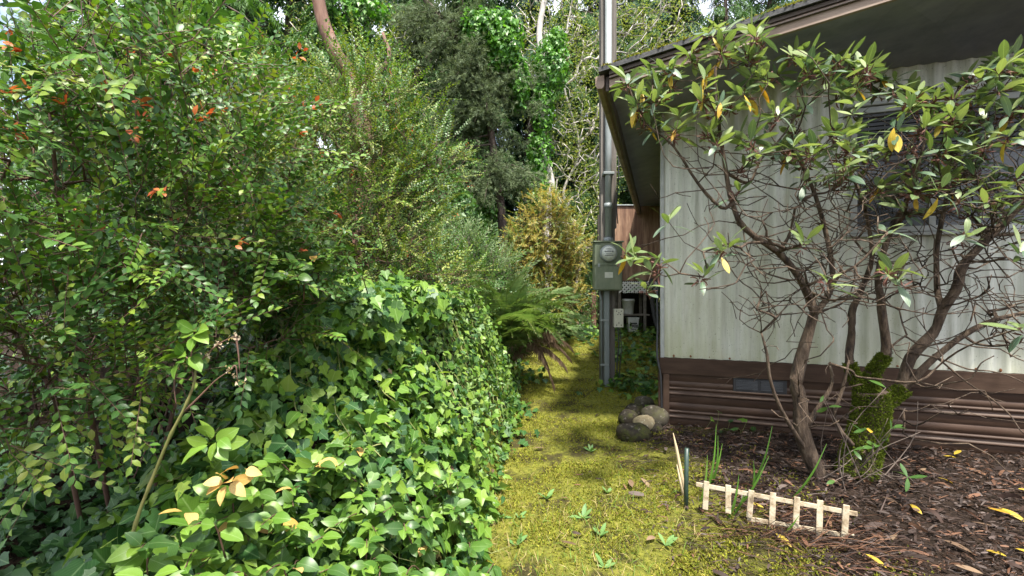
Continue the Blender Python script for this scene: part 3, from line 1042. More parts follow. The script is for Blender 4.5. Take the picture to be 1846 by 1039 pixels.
MB().lathe([(0, .115), (.05, .110), (.074, .092), (.083, .065), (.084, .043)], 28, (mx, -.10, mz), 'y').build("glass_dome", M['clear'], meter)
MB().box(-.055, .008, -.015, .058, -.1, cz - .032).build("channel_conduit", M['grey_conduit'], post, .008)
MB().tube([(-.088, .0, -.1), (-.088, .0, .9), (-.092, -.005, cz - .15), (-.115, -.01, cz - .03)], .013, 8).build("thin_conduit", M['grey_conduit'], post)
for z in (.25, .78):
    MB().box(-.106, .0, -.022, -.016, z, z + .02).build("strap", M['galv'], post, .001)
jb = MB().box(.060, .165, -.03, .058, .71, .925).build("junction_box", M['cream_box'], post, .008)
MB().box(.058, .167, -.040, -.0305, .708, .927).build("cover", M['cream_box'], jb, .004)
for (x, z) in ((.085, .90), (.14, .90), (.085, .735), (.14, .735), (.112, .88), (.112, .76), (.10, .86), (.13, .86)):
    MB().lathe([(0, .004), (.006, .003), (.007, 0)], 8, (x, -.0401, z), 'y').build("bolt", M['ink'], jb)
MB().tube(smooth_path([(.11, 0, .71), (.12, .0, .5), (.10, .01, .2), (.13, .0, -.02)], 16), .008, 6).tube(smooth_path([(.13, 0, .71), (.15, .0, .45), (.135, .02, .15), (.15, .0, -.02)], 16), .006, 6).build("cable", M['ink'], post)
hk = MB().tube(smooth_path([(.11, .10, 4.62), (.17, .06, 4.60), (.20, .05, 4.64), (.17, .05, 4.67), (.12, .07, 4.66)], 18), .012, 6).build("hook", M['galv'], post)
MB().tube(smooth_path([(.115, .07, 3.05), (.13, .04, 2.6), (.105, .05, 2.2), (.118, .04, 1.95)], 18), .007, 5).build("wire", M['ink'], post)

# ------------------------------------------------------------------ plywood enclosure, lattice, shelf, buckets
def ply_mat():
    m, nt, b = new_mat("peeling_plywood")
    g = noise(nt, 5, 7, .7, (1, 1, .13)); g2 = noise(nt, 16, 6, .7, (1, 1, .10), off=3)
    c = ramp(nt, g, [(.075, .036, .022), (.16, .085, .052), (.30, .19, .12), (.44, .33, .24)], [.3, .44, .58, .74])
    c = mixc(nt, ramp(nt, g2, [0, .8], [.5, .66]), c, (.085, .042, .026))
    nt.links.new(c, b.inputs["Base Color"]); b.inputs["Roughness"].default_value = .85
    bump(nt, b, g2, .4, .006)
    return m


M['ply'] = ply_mat()
M['white_paint'] = simple("white_lattice_paint", [(.58, .58, .55), (.74, .74, .71)], 14, .55, bs=.15)
M['old_board'] = simple("weathered_board", [(.085, .075, .062), (.16, .14, .115), (.23, .20, .17)], 8, .9, stretch=(.2, 1, 1), bs=.5, bd=.004)
M['dark_board'] = simple("recess_shade_board", [(.022, .017, .014), (.05, .038, .030)], 6, .9, bs=.3)  # dark colour paints the shade of the recess under the porch
M['bucket'] = simple("dirty_white_plastic", [(.44, .45, .42), (.62, .63, .60), (.70, .71, .68)], 9, .42, bs=.05)

PD = 8.42
g86 = float(base_z(2.3, 8.6))
encl = empty("plywood_enclosure", (1.82, PD, g86), 0, "peeling brown plywood porch enclosure under the far eave", "enclosure")
zt = CAMZ + 148 / FPX * PD - g86; zb = CAMZ + 13 / FPX * PD - g86
for k, (a, b_) in enumerate(((0, .46), (.463, 1.02))):
    MB().box(a, b_, 0, .02, zb, zt - .002 * k).build("plywood_panel", M['ply'], encl, .003)
MB().box(-.03, 1.04, -.03, .06, zt + .003, zt + .022).build("metal_cap", M['galv'], encl, .003)
MB().box(-.06, -.003, -.01, .07, -.3, zt).build("corner_post", M['old_board'], encl, .004)
MB().box(.0, 1.02, .03, .10, zb - .05, zb + .02).build("floor_beam", M['dark_board'], encl, .004)
MB().box(0, 1.2, 1.0, 1.04, -.3, zt).build("recess_shade_panel", M['dark_board'], encl)  # added dark panel standing in for the shade behind the shelf
MB().box(-.02, 1.2, .105, 1.0, zb - .04, zb - .01).build("deck_floor", M['dark_board'], encl)

lat = empty("lattice_strip", (2.03, PD - .02, 0), 0, "white diagonal lattice strip below the peeling plywood", "lattice")
lz0, lz1, lx1 = CAMZ - 8.5 / FPX * PD, CAMZ + 11 / FPX * PD, .74
lattice_box = None
for sgn, yy in ((1, 0.0), (-1, .009)):
    for k in range(-1, 12):
        x0 = k * .075; h = lz1 - lz0
        a = V3([x0, 0, lz0]); d = nrm(V3([sgn * 1.0, 0, 1.0]))
        if sgn < 0: a = V3([x0 + h, 0, lz0])
        # clip to the strip
        pts = []
        t0, t1 = 0, h * math.sqrt(2)
        if sgn > 0:
            t0 = max(0, -x0 * math.sqrt(2)); t1 = min(t1, (lx1 - x0) * math.sqrt(2))
        else:
            t0 = max(0, (x0 + h - lx1) * math.sqrt(2)); t1 = min(t1, (x0 + h) * math.sqrt(2))
        if t1 - t0 < .03: continue
        p = a + d * t0; q = a + d * t1
        s = V3([-d[2], 0, d[0]]) * .014
        vv = []
        for e in (p, q):
            for ss in (-s, s):
                for y in (yy, yy + .008): vv.append(e + ss + V3([0, y, 0]))
        MB().add(vv, [(0, 1, 3, 2), (4, 6, 7, 5), (0, 4, 5, 1), (2, 3, 7, 6), (0, 2, 6, 4), (1, 5, 7, 3)]).build("slat", M['white_paint'], lat)

shelf = empty("shelf_stand", (2.02, PD + .05, g86), 0, "low weathered wooden shelf stand beneath the lattice", "shelf")
sz = CAMZ - 45 / FPX * 8.6 - g86
for x in (.01, .49):
    for y in (-.02, .26):
        MB().box(x, x + .05, y, y + .05, -.05, zb - .06).build("post", M['old_board'], shelf, .004)
MB().box(-.02, .57, -.045, .33, zb - .058, zb - .03).build("top_board", M['old_board'], shelf, .004)
for k in range(2):
    MB().box(-.02, .60, -.03 + .17 * k, .135 + .17 * k, sz - .045, sz - .018).build("shelf_board", M['old_board'], shelf, .004)


def bucket(loc, r0, r1, h, label, name="bucket", printed=False):
    t = empty(name, loc, 0, label, "bucket")
    MB().lathe([(0, .004), (r0 * .96, 0), (r0, .01), (r1, h * .86), (r1 + .008, h * .87), (r1 + .008, h * .90), (r1, h * .91), (r1 * 1.01, h), (r1 * .96, h), (r0 * .95, .02), (0, .018)], 26).build("body", M['bucket'], t)
    pts = [(r1 * 1.05 * math.cos(a), -.3 * r1 * math.sin(a) - .02, h * .9 - r1 * 1.1 * math.sin(a) * .9) for a in np.linspace(0, math.pi, 14)]
    MB().tube(pts, .003, 5).build("handle", M['galv'], t)
    return t


bucket((2.02 + .23, PD + .17, g86 + sz - .017), .095, .115, .29, "white plastic bucket with wire handle on the shelf board")
tub = empty("paint_tub", (2.02 + .30, PD + .12, float(ground_z(2.32, PD + .12)) - .005), 0, "white square tub with dark printed label standing under the shelf", "tub")
MB().add([(-.085, -.08, 0), (.085, -.08, 0), (.085, .08, 0), (-.085, .08, 0), (-.10, -.095, .27), (.10, -.095, .27), (.10, .095, .27), (-.10, .095, .27)],
         [(3, 2, 1, 0), (4, 5, 6, 7), (0, 1, 5, 4), (1, 2, 6, 5), (2, 3, 7, 6), (3, 0, 4, 7)]).build("body", M['bucket'], tub, .015)
MB().box(-.106, .106, -.101, .101, .258, .285).build("lid", M['bucket'], tub, .006)
mb = MB()
for (x0, x1, z0, z1) in ((-.06, .065, .16, .185), (-.07, -.04, .085, .155), (-.03, .0, .10, .15), (.01, .035, .085, .155), (.045, .075, .095, .15), (-.05, .05, .055, .07)):
    q = lambda z: -.0815 - .015 * z / .27
    mb.add([(x0, q(z0), z0), (x1, q(z0), z0), (x1, q(z1), z1), (x0, q(z1), z1)], [(0, 1, 2, 3)])
mb.build("printed_label", M['ink'], tub)
dp = W(1176, 545, 8.3)
t = empty("drain_pipe", (dp[0], dp[1], float(ground_z(dp[0], dp[1]))), 0, "black corrugated drain pipe leaning against the trailer side", "pipe")
pts = smooth_path([(-.03, 0, 1.05), (.0, 0, .6), (.06, -.05, .2), (.14, -.1, .05)], 50)
MB().tube(pts, [.042 if i % 2 else .036 for i in range(50)], 10).build("hose", M['ink'], t)

# ------------------------------------------------------------------ river stones
def stone_mat(name, cols, moss=.0):
    m, nt, b = new_mat(name)
    c = ramp(nt, noise(nt, 9, 8, .7), cols, [.3 + .4 * i / (len(cols) - 1) for i in range(len(cols))])
    c = mixc(nt, ramp(nt, noise(nt, 28, 4, .6, off=4), [0, .7], [.60, .67]), c, tuple(min(.6, q * 2 + .06) for q in cols[-1]))
    if moss: c = mixc(nt, ramp(nt, noise(nt, 7, 5, .7, off=8), [0, moss], [.5, .62]), c, (.08, .09, .015))
    nt.links.new(c, b.inputs["Base Color"]); b.inputs["Roughness"].default_value = .8
    b.inputs["Specular IOR Level"].default_value = .2
    bump(nt, b, noise(nt, 40, 6, .7), .6, .008)
    return m


sm_dark = stone_mat("dark_stone", [(.014, .011, .008), (.030, .024, .017), (.052, .042, .030)], .6)
sm_tan = stone_mat("tan_stone", [(.13, .105, .06), (.26, .21, .125), (.36, .30, .19)])
sm_grey = stone_mat("grey_stone", [(.035, .029, .021), (.065, .055, .040), (.11, .095, .07)], .3)


def stone(px, py, d, rx, ry, rz, mat, label, rot=0, seed=0):
    c = W(px, py, d)
    gz = float(ground_z(c[0], c[1]))
    r = np.random.default_rng(seed)
    seg, rings = 22, 13
    v = []; f = []
    for i in range(rings + 1):
        th = math.pi * i / rings
        for k in range(seg):
            ph = 2 * math.pi * k / seg
            n = V3([math.sin(th) * math.cos(ph), math.sin(th) * math.sin(ph), math.cos(th)])
            s = 1 + .03 * math.sin(n[0] * 9 + n[1] * 7 + seed * 3) + .02 * math.sin(n[2] * 13 + n[1] * 11 + seed) + .07 * math.sin(n[0] * 3 + seed) * math.cos(n[1] * 2.6 + seed * 2) + .05 * math.sin(n[2] * 4 + n[0] * 2 + seed)
            p = np.sign(n) * np.abs(n) ** .88
            v.append((p[0] * rx * s, p[1] * ry * s, p[2] * rz * s))
    for i in range(rings):
        for k in range(seg):
            k2 = (k + 1) % seg
            f.append((i * seg + k, (i + 1) * seg + k, (i + 1) * seg + k2, i * seg + k2))
    o = MB().add(v, f, 0, True).build("river_stone", mat)
    zc = max(gz + rz * .35, c[2] if c[2] < gz + rz * 1.1 else gz + rz * .6)
    o.location = (c[0], c[1], zc); o.rotation_euler = (.1 * math.sin(seed), .12 * math.cos(seed * 2), rot)
    return tag(o, label, "stone", "river stones at the corner of the trailer")


stone(1143, 781, 3.72, .145, .115, .085, sm_dark, "largest dark flat-topped river stone in front of the heap", .3, 1)
stone(1161, 764, 3.86, .098, .080, .070, sm_tan, "pale tan speckled river stone in the middle of the heap", .6, 2)
stone(1182, 750, 4.0, .125, .10, .085, sm_grey, "mottled grey river stone leaning on the trailer corner", -.5, 3)
stone(1132, 754, 4.05, .09, .08, .07, sm_dark, "small dark glossy stone beside the moss, behind the flat one", .1, 4)
stone(1143, 735, 4.28, .11, .09, .075, sm_dark, "dark brown rounded stone at the back of the heap", .9, 5)
stone(1161, 727, 4.45, .10, .08, .07, sm_grey, "olive-grey stone half buried in ivy behind the heap", .2, 6)
stone(1178, 776, 3.86, .085, .07, .055, sm_dark, "small dark stone wedged beside the skirting corner post", .4, 7)

# ------------------------------------------------------------------ picket edging and stake
M['picket'] = simple("peeling_cream_paint", [(.15, .11, .065), (.36, .28, .18), (.50, .44, .32), (.40, .30, .18)], 22, .7, bs=.35, bd=.003)
M['stake'] = simple("dark_green_plastic", [(.016, .034, .026), (.03, .055, .042)], 20, .4, bs=.1)
M['split_wood'] = simple("bare_split_wood", [(.40, .31, .18), (.56, .46, .30)], 20, .8, stretch=(2, 2, .3), bs=.4, bd=.003)


def fence_section():
    pk = [(1273, 866, 918), (1313, 874, 925), (1353, 882, 933), (1394.5, 888, 956), (1436.5, 895, 960), (1479, 902, 965), (1523.5, 909, 970)]
    dL, dR = hit(1260, 924) - .02, hit(1540, 974) - .03
    dep = lambda px: 1 / np.interp(px, [1250, 1550], [1 / dL, 1 / dR])
    pk = [(a, b, c, dep(a)) for a, b, c in pk]
    o0 = W(1400, 950, dep(1400))
    t = empty("picket_edging", (o0[0], o0[1], float(ground_z(o0[0], o0[1]))), 0, "low cream picket border edging with seven pickets on the mulch", "garden edging")
    org = V3(t.location)
    dirx = nrm(W(1523, 930, dep(1523)) - W(1273, 890, dep(1273))); dirx[2] = 0; dirx = nrm(dirx)
    nv = V3([dirx[1], -dirx[0], 0]); nv = nv if nv[1] < 0 else -nv

    def slab(p, q, w, th, name, off, bev=.002):
        p, q = p - org, q - org
        d = nrm(q - p); s = nrm(np.cross(d, nv)) * w / 2
        vv = []
        for e in (p, q):
            for ss in (-s, s):
                for y in (off, off + th): vv.append(e + ss + nv * y)
        return MB().add(vv, [(0, 1, 3, 2), (4, 6, 7, 5), (0, 4, 5, 1), (2, 3, 7, 6), (0, 2, 6, 4), (1, 5, 7, 3)]).build(name, M['picket'], t, bev)
    lean = nv * .025
    for (px, y0, y1, d) in pk:
        top = W(px, y0, d); g = float(ground_z(top[0], top[1]))
        bot = W(px - 2, y1, d)
        if px > 1370: bot[2] = min(bot[2], g - .005)
        slab(bot + dirx * random.uniform(-.006, .006), top + lean * random.uniform(-.3, .3) + dirx * random.uniform(-.004, .004), .028, .006, "picket", .0035, .003)
    slab(W(1255, 873, dep(1255)), W(1546, 927, dep(1546)), .024, .006, "rail", -.0030)
    a, b_ = W(1347, 935, dep(1347)), W(1540, 968, dep(1540))
    slab(a, b_, .024, .006, "rail", -.0030)


fence_section()
p0 = G(1237, 918); g = float(ground_z(p0[0], p0[1]))
t = tag(MB().tube([(0, 0, -.08), (0, 0, .16), (.004, 0, .345)], .013, 8).build("green_stake", M['stake']), "thin dark green plastic stake beside the picket edging", "stake")
t.location = (p0[0], p0[1], g)
p0 = G(1234, 893); g = float(ground_z(p0[0], p0[1]))
t = empty("split_picket", (p0[0], p0[1], g), 0, "splintered pale picket piece leaning by the green stake", "broken picket")
MB().tube([(.01, 0, -.05), (-.018, 0, .12), (-.045, .01, .28), (-.065, .01, .375)], [.014, .013, .010, .002], 5).build("splinter", M['split_wood'], t)
MB().tube([(-.005, -.02, -.05), (-.035, -.02, .10), (-.05, -.01, .19)], [.010, .008, .002], 5).build("splinter", M['split_wood'], t)

# ------------------------------------------------------------------ ivy thicket along the path
def ivy_bank():
    r = np.random.default_rng(21)
    t = empty("ivy_thicket", (-.6, 2.6, float(base_z(0, 2.6))), 0, "glossy green ivy thicket mounded along the left side of the mossy path", "ivy")
    I = Inst()
    n = 31000
    # spread over the bank: steep flank gets its share by sampling along the slope
    y = np.concatenate([r.uniform(.95, 5.6, int(n * .45)), r.uniform(2.4, 5.2, int(n * .30)), r.uniform(1.0, 2.6, n - int(n * .45) - int(n * .30))])
    u = r.random(n) ** .9 * 1.45
    x = edge_x(y) + .05 - u * bank_w(y)
    wide = r.random(n) < .32
    x = np.where(wide, r.uniform(-2.7, -.6, n), x)
    keep = (x < edge_x(y) + .06)
    keep &= ~((y < 2.05) & (x > -1.0) & (x < -.2) & (r.random(n) < .25))
    x, y = x[keep], y[keep]; n = len(x)
    e = .03
    h = ivy_h(x, y); hx = (ivy_h(x + e, y) - ivy_h(x - e, y)) / (2 * e); hy = (ivy_h(x, y + e) - ivy_h(x, y - e)) / (2 * e)
    nn = nrm(np.stack([-hx, -hy, np.ones(n)], -1))
    lift = np.clip(r.normal(-.025, .055, n) + .07 * lumps(x, y, 11, 5), -.18, .16)
    p = np.stack([x, y, h], -1) + nn * lift[:, None]
    big = smooth((1.75 - y) / .5) * smooth((-x - .75) / .4)
    size = .034 + .052 * r.random(n) ** 1.4 * (1 + .55 * big) * (1 - .32 * smooth((y - 2.3) / 1.2))
    down = nrm(np.stack([hx, hy, hx ** 2 + hy ** 2], -1) * -1 + V3([.10, -.25, -.02]))
    d = nrm(down * .8 + r.normal(0, .75, (n, 3)))
    ln = nrm(nn + V3([-.05, -.15, .45]) + r.normal(0, .5, (n, 3)))
    dark = (r.random(n) < .30 + .5 * big) | (lift < -.06) | (x < -1.25)  # deep and near-left leaves go darker to paint the shade inside the thicket
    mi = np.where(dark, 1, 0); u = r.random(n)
    mi = np.where((u < .09) & (lift > -.02), 2, mi); mi = np.where((u > .995) & (y > 2.2), 3, mi)
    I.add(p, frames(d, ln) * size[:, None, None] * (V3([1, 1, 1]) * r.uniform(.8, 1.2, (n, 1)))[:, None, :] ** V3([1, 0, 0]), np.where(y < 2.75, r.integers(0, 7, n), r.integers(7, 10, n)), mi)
    # ivy climbing up on to the bush behind, and hanging shoots
    bl = [(W(600, 560, 2.5), (.42, .40, .22), 1), (W(500, 470, 2.2), (.22, .25, .22), .35), (W(720, 545, 3.0), (.35, .4, .18), .7)]
    q, od = blob_points(bl, 2600, r, .7)
    ok = q[:, 1] > 1.4
    q, od = q[ok], od[ok]; k = len(q)
    d = nrm(V3([.1, -.3, -.7]) + r.normal(0, .5, (k, 3)))
    I.add(q, frames(d, nrm(od + V3([0, -.3, .5]) + r.normal(0, .35, (k, 3)))) * r.uniform(.045, .08, k)[:, None, None], r.integers(0, 4, k), (r.random(k) < .3).astype(int))
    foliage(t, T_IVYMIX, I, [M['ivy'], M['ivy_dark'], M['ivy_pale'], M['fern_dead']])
    # runners
    mb = MB(); org = V3(t.location)
    for k in range(70):
        y0 = r.uniform(1.2, 4.5); x0 = edge_x(y0) - r.uniform(0, 1.2) * bank_w(y0)
        a = r.uniform(0, 6.28); pts = []
        for s in range(7):
            xx = x0 + math.cos(a) * .055 * s; yy = y0 + math.sin(a) * .055 * s
            a += r.normal(0, .3)
            pts.append((xx, yy, float(ivy_h(xx, yy)) + .05 - .03 * s / 7 + r.normal(0, .01)))
        mb.tube(V3(pts) - org, np.linspace(.0035, .0015, 7), 4)
    mb.build("runners", M['stem_pale'], t, kind="stuff")


ivy_bank()


# ------------------------------------------------------------------ shrubs made of leafy shoots
def shrub(name, label, cat, root, blobs, n, tmpls, mats, matw, seed, shoot=(.14, .24), leaf=.14, nleaf=13, up=.35, out=.7, spread=58,
          parts=300, stem='stem_red', stems=5, shell=.5, r_tip=.0018, noise_d=.45, group=None, extra=None, flat=.25, ymin=.8, minz=None, facez=.6):
    r = np.random.default_rng(seed)
    t = empty(name, root, 0, label, cat, group)
    q, od = blob_points(blobs, n, r, shell)
    ok = (q[:, 1] > ymin) | (q[:, 0] < -1.25 * q[:, 1] - .22)
    ok &= q[:, 2] > ground_z(q[:, 0], q[:, 1]) + .04
    if minz is not None: ok &= q[:, 2] > minz
    q, od = q[ok], od[ok]; k = len(q)
    d = nrm(od * out + V3([0, 0, up]) + r.normal(0, noise_d, (k, 3)))
    nv = nrm(V3([0, -.12, facez]) + od * .25 + r.normal(0, .22, (k, 3)))
    L = r.uniform(*shoot, k)
    var = [sprig_local(nleaf + int(r.integers(-2, 3)), spread, leaf, r, flat) for _ in range(6)]
    lp, lR, own, S = sprigs(q, d, nv, L, var, r)
    I = Inst()
    mw = np.array(matw, float); mw /= mw.sum()
    sm_ = r.choice(len(mats), k, p=mw)
    I.add(lp, lR, r.integers(0, len(tmpls), len(lp)), sm_[own])
    if extra: extra(I, q, d, S, L, r)
    foliage(t, tmpls, I, mats, parts)
    g = Grow(.25)
    root = V3(root, dtype=float)
    c0 = np.average([b[0] for b in blobs], axis=0, weights=[b[2] for b in blobs])
    for s in range(stems):
        b = blobs[s % len(blobs)]
        tgt = V3(b[0]) + r.normal(0, .25, 3) * V3(b[1])
        base = root + V3([r.normal(0, .06), r.normal(0, .06), -.05])
        mid = base + (tgt - base) * .5 + V3([r.normal(0, .08), r.normal(0, .08), .08])
        g.trunk(smooth_path([base, mid, tgt], 9)[:8])
    g.tips(q, r, .12, .03, .05, 5)
    g.mesh("stems", M[stem], t, r_tip, .36, .03, root)
    # the leafy ends of the shoots
    tw = scatter_mesh("twigs", T_TWIG, (q, S * V3([.9, 1, .9]), np.zeros(k, int), np.zeros(k, int)), [M[stem]], root)
    o = bpy.data.objects.new("twigs", tw); link(o, t); o["kind"] = "stuff"
    return t


def red_tips(frac, mi, size=.018):
    def f(I, q, d, S, L, r):
        sel = np.nonzero((r.random(len(q)) < frac) & (q[:, 2] > 1.42))[0]
        for j in range(5):
            p = q[sel] + d[sel] * (L[sel] * r.uniform(.85, 1.1, len(sel)))[:, None] + r.normal(0, .008, (len(sel), 3))
            dd = nrm(d[sel] + r.normal(0, .6, (len(sel), 3)))
            I.add(p, frames(dd, nrm(V3([0, -.3, 1]) + r.normal(0, .4, (len(sel), 3)))) * r.uniform(size * .7, size * 1.3, len(sel))[:, None, None], r.integers(0, 2, len(sel)), mi)
    return f


def gz(x, y): return float(ground_z(x, y))


# near evergreen huckleberry, hanging over the left of the picture
shrub("huckleberry_shrub", "tall glossy huckleberry shrub with orange new tips, in front of the drooping hemlock", "shrub",
      (-1.75, 1.9, gz(-1.75, 1.9)),
      [((-1.42, 1.50, 1.52), (.46, .38, .36), 1.2), ((-1.20, 1.65, 1.92), (.38, .36, .28), .7), ((-1.35, 1.28, 1.98), (.48, .28, .24), .45),
       ((-1.48, 1.40, 1.12), (.42, .34, .28), 1.3), ((-1.12, 1.85, 1.55), (.30, .36, .40), .9), ((-2.0, 1.7, 1.5), (.45, .5, .7), .7), ((-1.55, .50, 1.75), (.55, .35, .55), 1.2), ((-1.08, 1.95, 1.18), (.28, .26, .20), .35)],
      2200, T_SMALL, [M['huck'], M['huck_dark'], M['huck_red'], M['huck_olive']], [.50, .40, 0, .10], 31, shoot=(.18, .30), leaf=.150, nleaf=14, extra=red_tips(.075, 2, .026), shell=.2, r_tip=.0012, ymin=.92, noise_d=.4)

# second huckleberry, further along, fine olive leaves
shrub("huckleberry_shrub", "broad olive-green huckleberry shrub with fine leaves rising behind the ivy mound", "shrub",
      (-1.75, 4.0, gz(-1.75, 4.0)),
      [((-1.50, 3.6, 2.25), (.74, .55, .64), 1.4), ((-1.12, 3.7, 1.85), (.55, .55, .55), 1.0), ((-1.9, 3.6, 1.65), (.8, .55, .55), .8), ((-1.25, 3.75, 2.80), (.46, .45, .48), .8),
       ((-.74, 3.95, 2.42), (.30, .4, .34), .45), ((-2.05, 3.5, 2.65), (.5, .45, .5), .6), ((-1.05, 3.6, 1.45), (.55, .5, .3), .5), ((-.72, 3.75, 1.38), (.42, .6, .22), .45)],
      3200, T_TINY, [M['huck_olive'], M['huck'], M['huck_red'], M['huck_dark']], [.56, .24, 0, .20], 32, shoot=(.17, .30), leaf=.125, nleaf=17, up=.45, extra=red_tips(.035, 2, .018), shell=.3, r_tip=.002)

# understory behind them closes the gaps low down
for i, (c, e, n, lab) in enumerate([((-2.9, 5.2, 1.6), (1.1, .8, 1.2), 900, "dark leafy undergrowth behind the two huckleberry shrubs"),
                                    ((-1.0, 5.2, 1.15), (.8, .6, .8), 900, "low dark green undergrowth between the ivy mound and the grey willow")]):
    shrub("undergrowth_shrub", lab, "shrub", (c[0], c[1], gz(c[0], c[1])), [(c, e, 1)], n, T_TINY, [M['shade_leaf'], M['huck_dark']], [.6, .4], 40 + i, shoot=(.2, .34), leaf=.15, nleaf=13, parts=60, shell=.2)

# willow-like grey-green bush and the golden huckleberry by the path
shrub("willow_bush", "grey-green narrow-leaved willow bush between the ivy mound and the golden shrub", "shrub", (-.55, 6.3, gz(-.55, 6.3)),
      [((-.75, 6.2, 1.55), (.62, .5, .62), 1), ((-.35, 6.3, 1.35), (.5, .45, .55), .7), ((-.1, 6.3, 1.0), (.45, .4, .35), .4), ((-1.2, 6.2, 1.2), (.5, .5, .6), .5)],
      1900, T_WILLOW, [M['willow'], M['shade_leaf']], [.75, .25], 51, shoot=(.2, .36), leaf=.27, nleaf=11, spread=40, up=.6, parts=120, shell=.35, stem='bark_twig', r_tip=.003)
shrub("golden_huckleberry", "golden orange huckleberry bush standing beside the meter post", "shrub", (.62, 7.3, gz(.62, 7.3)),
      [((.52, 7.2, 2.15), (.52, .45, .72), 1), ((.75, 7.3, 1.6), (.42, .4, .55), .7), ((.18, 7.2, 1.85), (.42, .4, .55), .7), ((.95, 7.4, 1.95), (.35, .4, .5), .5), ((.6, 7.1, 1.15), (.6, .4, .45), .7), ((.62, 7.2, 2.6), (.32, .35, .38), .35)],
      2900, T_TINY, [M['huck_gold'], M['huck_olive']], [.62, .38], 52, shoot=(.12, .22), leaf=.19, nleaf=15, up=.25, noise_d=.7, parts=60, shell=.05, stem='stem_red', r_tip=.002)
shrub("salal_thicket", "dark green low thicket on the slope behind the fern", "shrub", (.3, 8.3, gz(.3, 8.3)),
      [((.35, 8.2, .95), (.7, .5, .45), 1), ((1.1, 8.8, .85), (.6, .5, .35), .8), ((-.6, 8, 1.0), (.8, .5, .5), .7)],
      900, T_TINY, [M['shade_leaf'], M['willow']], [.7, .3], 53, shoot=(.2, .34), leaf=.2, nleaf=9, parts=60)


# ------------------------------------------------------------------ salal clumps at the foot of the ivy
def salal(label, spots, seed, leafs=(.055, .085), parts=300, out=(.08, .26), drop=.16):
    r = np.random.default_rng(seed)
    c = np.mean([W(s[0], s[1], min(s[2], hit(s[0], s[1], ivy_h))) for s in spots], axis=0)
    root = V3([c[0], c[1], gz(c[0], c[1])])
    t = empty("salal_shrub", root, 0, label, "shrub")
    I = Inst(); mb = MB()
    for s in spots:
        tip = W(*s)
        tip = W(s[0], s[1], min(s[2], hit(s[0], s[1], ivy_h) - r.uniform(*out)))
        b = V3([tip[0] + r.normal(0, .05), tip[1] + .16 + r.normal(0, .05), 0]); b[2] = max(gz(b[0], b[1]) - .02, tip[2] - drop)
        path = smooth_path([b, (b + tip) / 2 + V3([r.normal(0, .03), .02, .05]), tip], 10)
        mb.tube(path - root, np.linspace(.003, .0015, 10), 5)
        n = int(r.integers(8, 13))
        ax = nrm(path[-1] - path[-3])
        for k in range(n):
            u = 1 - k * .085
            p = path[int(max(0, min(9, round(u * 9))))]
            a = k * 2.4 + r.uniform(-.4, .4)
            side = V3([math.cos(a), math.sin(a) - .25, 0])
            d = nrm(side * (.6 + .12 * k) + ax * .5 + V3([0, -.1, .25 - .09 * k]))
            L = r.uniform(*leafs) * (1 - .35 * (k == 0))
            I.add(p[None] + d[None] * .008, frames(d[None], nrm(V3([0, -.45, 1.0]) + r.normal(0, .5, 3))[None]) * L, r.integers(0, 3), int(r.choice([0, 1, 2], p=[.66, .02, .32])))
    foliage(t, T_SALAL, I, [M['salal'], M['salal_yellow'], M['salal_dark']], parts)
    mb.build("stems", M['stem_red'], t, kind="stuff")


r_ = np.random.default_rng(5)
near = [(r_.uniform(150, 620), r_.uniform(840, 1070), 1.6) for _ in range(36)]
salal("bright green salal shrub with broad veined leaves below the tall cane", near, 61, (.048, .075))
mid = [(r_.uniform(560, 870), 0, 2.6) for _ in range(34)]
mid = [(x, 790 + (x - 560) * .30 + r_.uniform(0, 240), d) for x, _, d in mid]
salal("salal shrub with smaller leaves spilling on to the moss edge", mid, 62, (.048, .078))
salal("salal sprouts with large leaves poking out of the ivy top", [(r_.uniform(430, 620), r_.uniform(400, 520), r_.uniform(1.7, 2.0)) for _ in range(12)], 63, (.05, .075), 120, drop=.10)


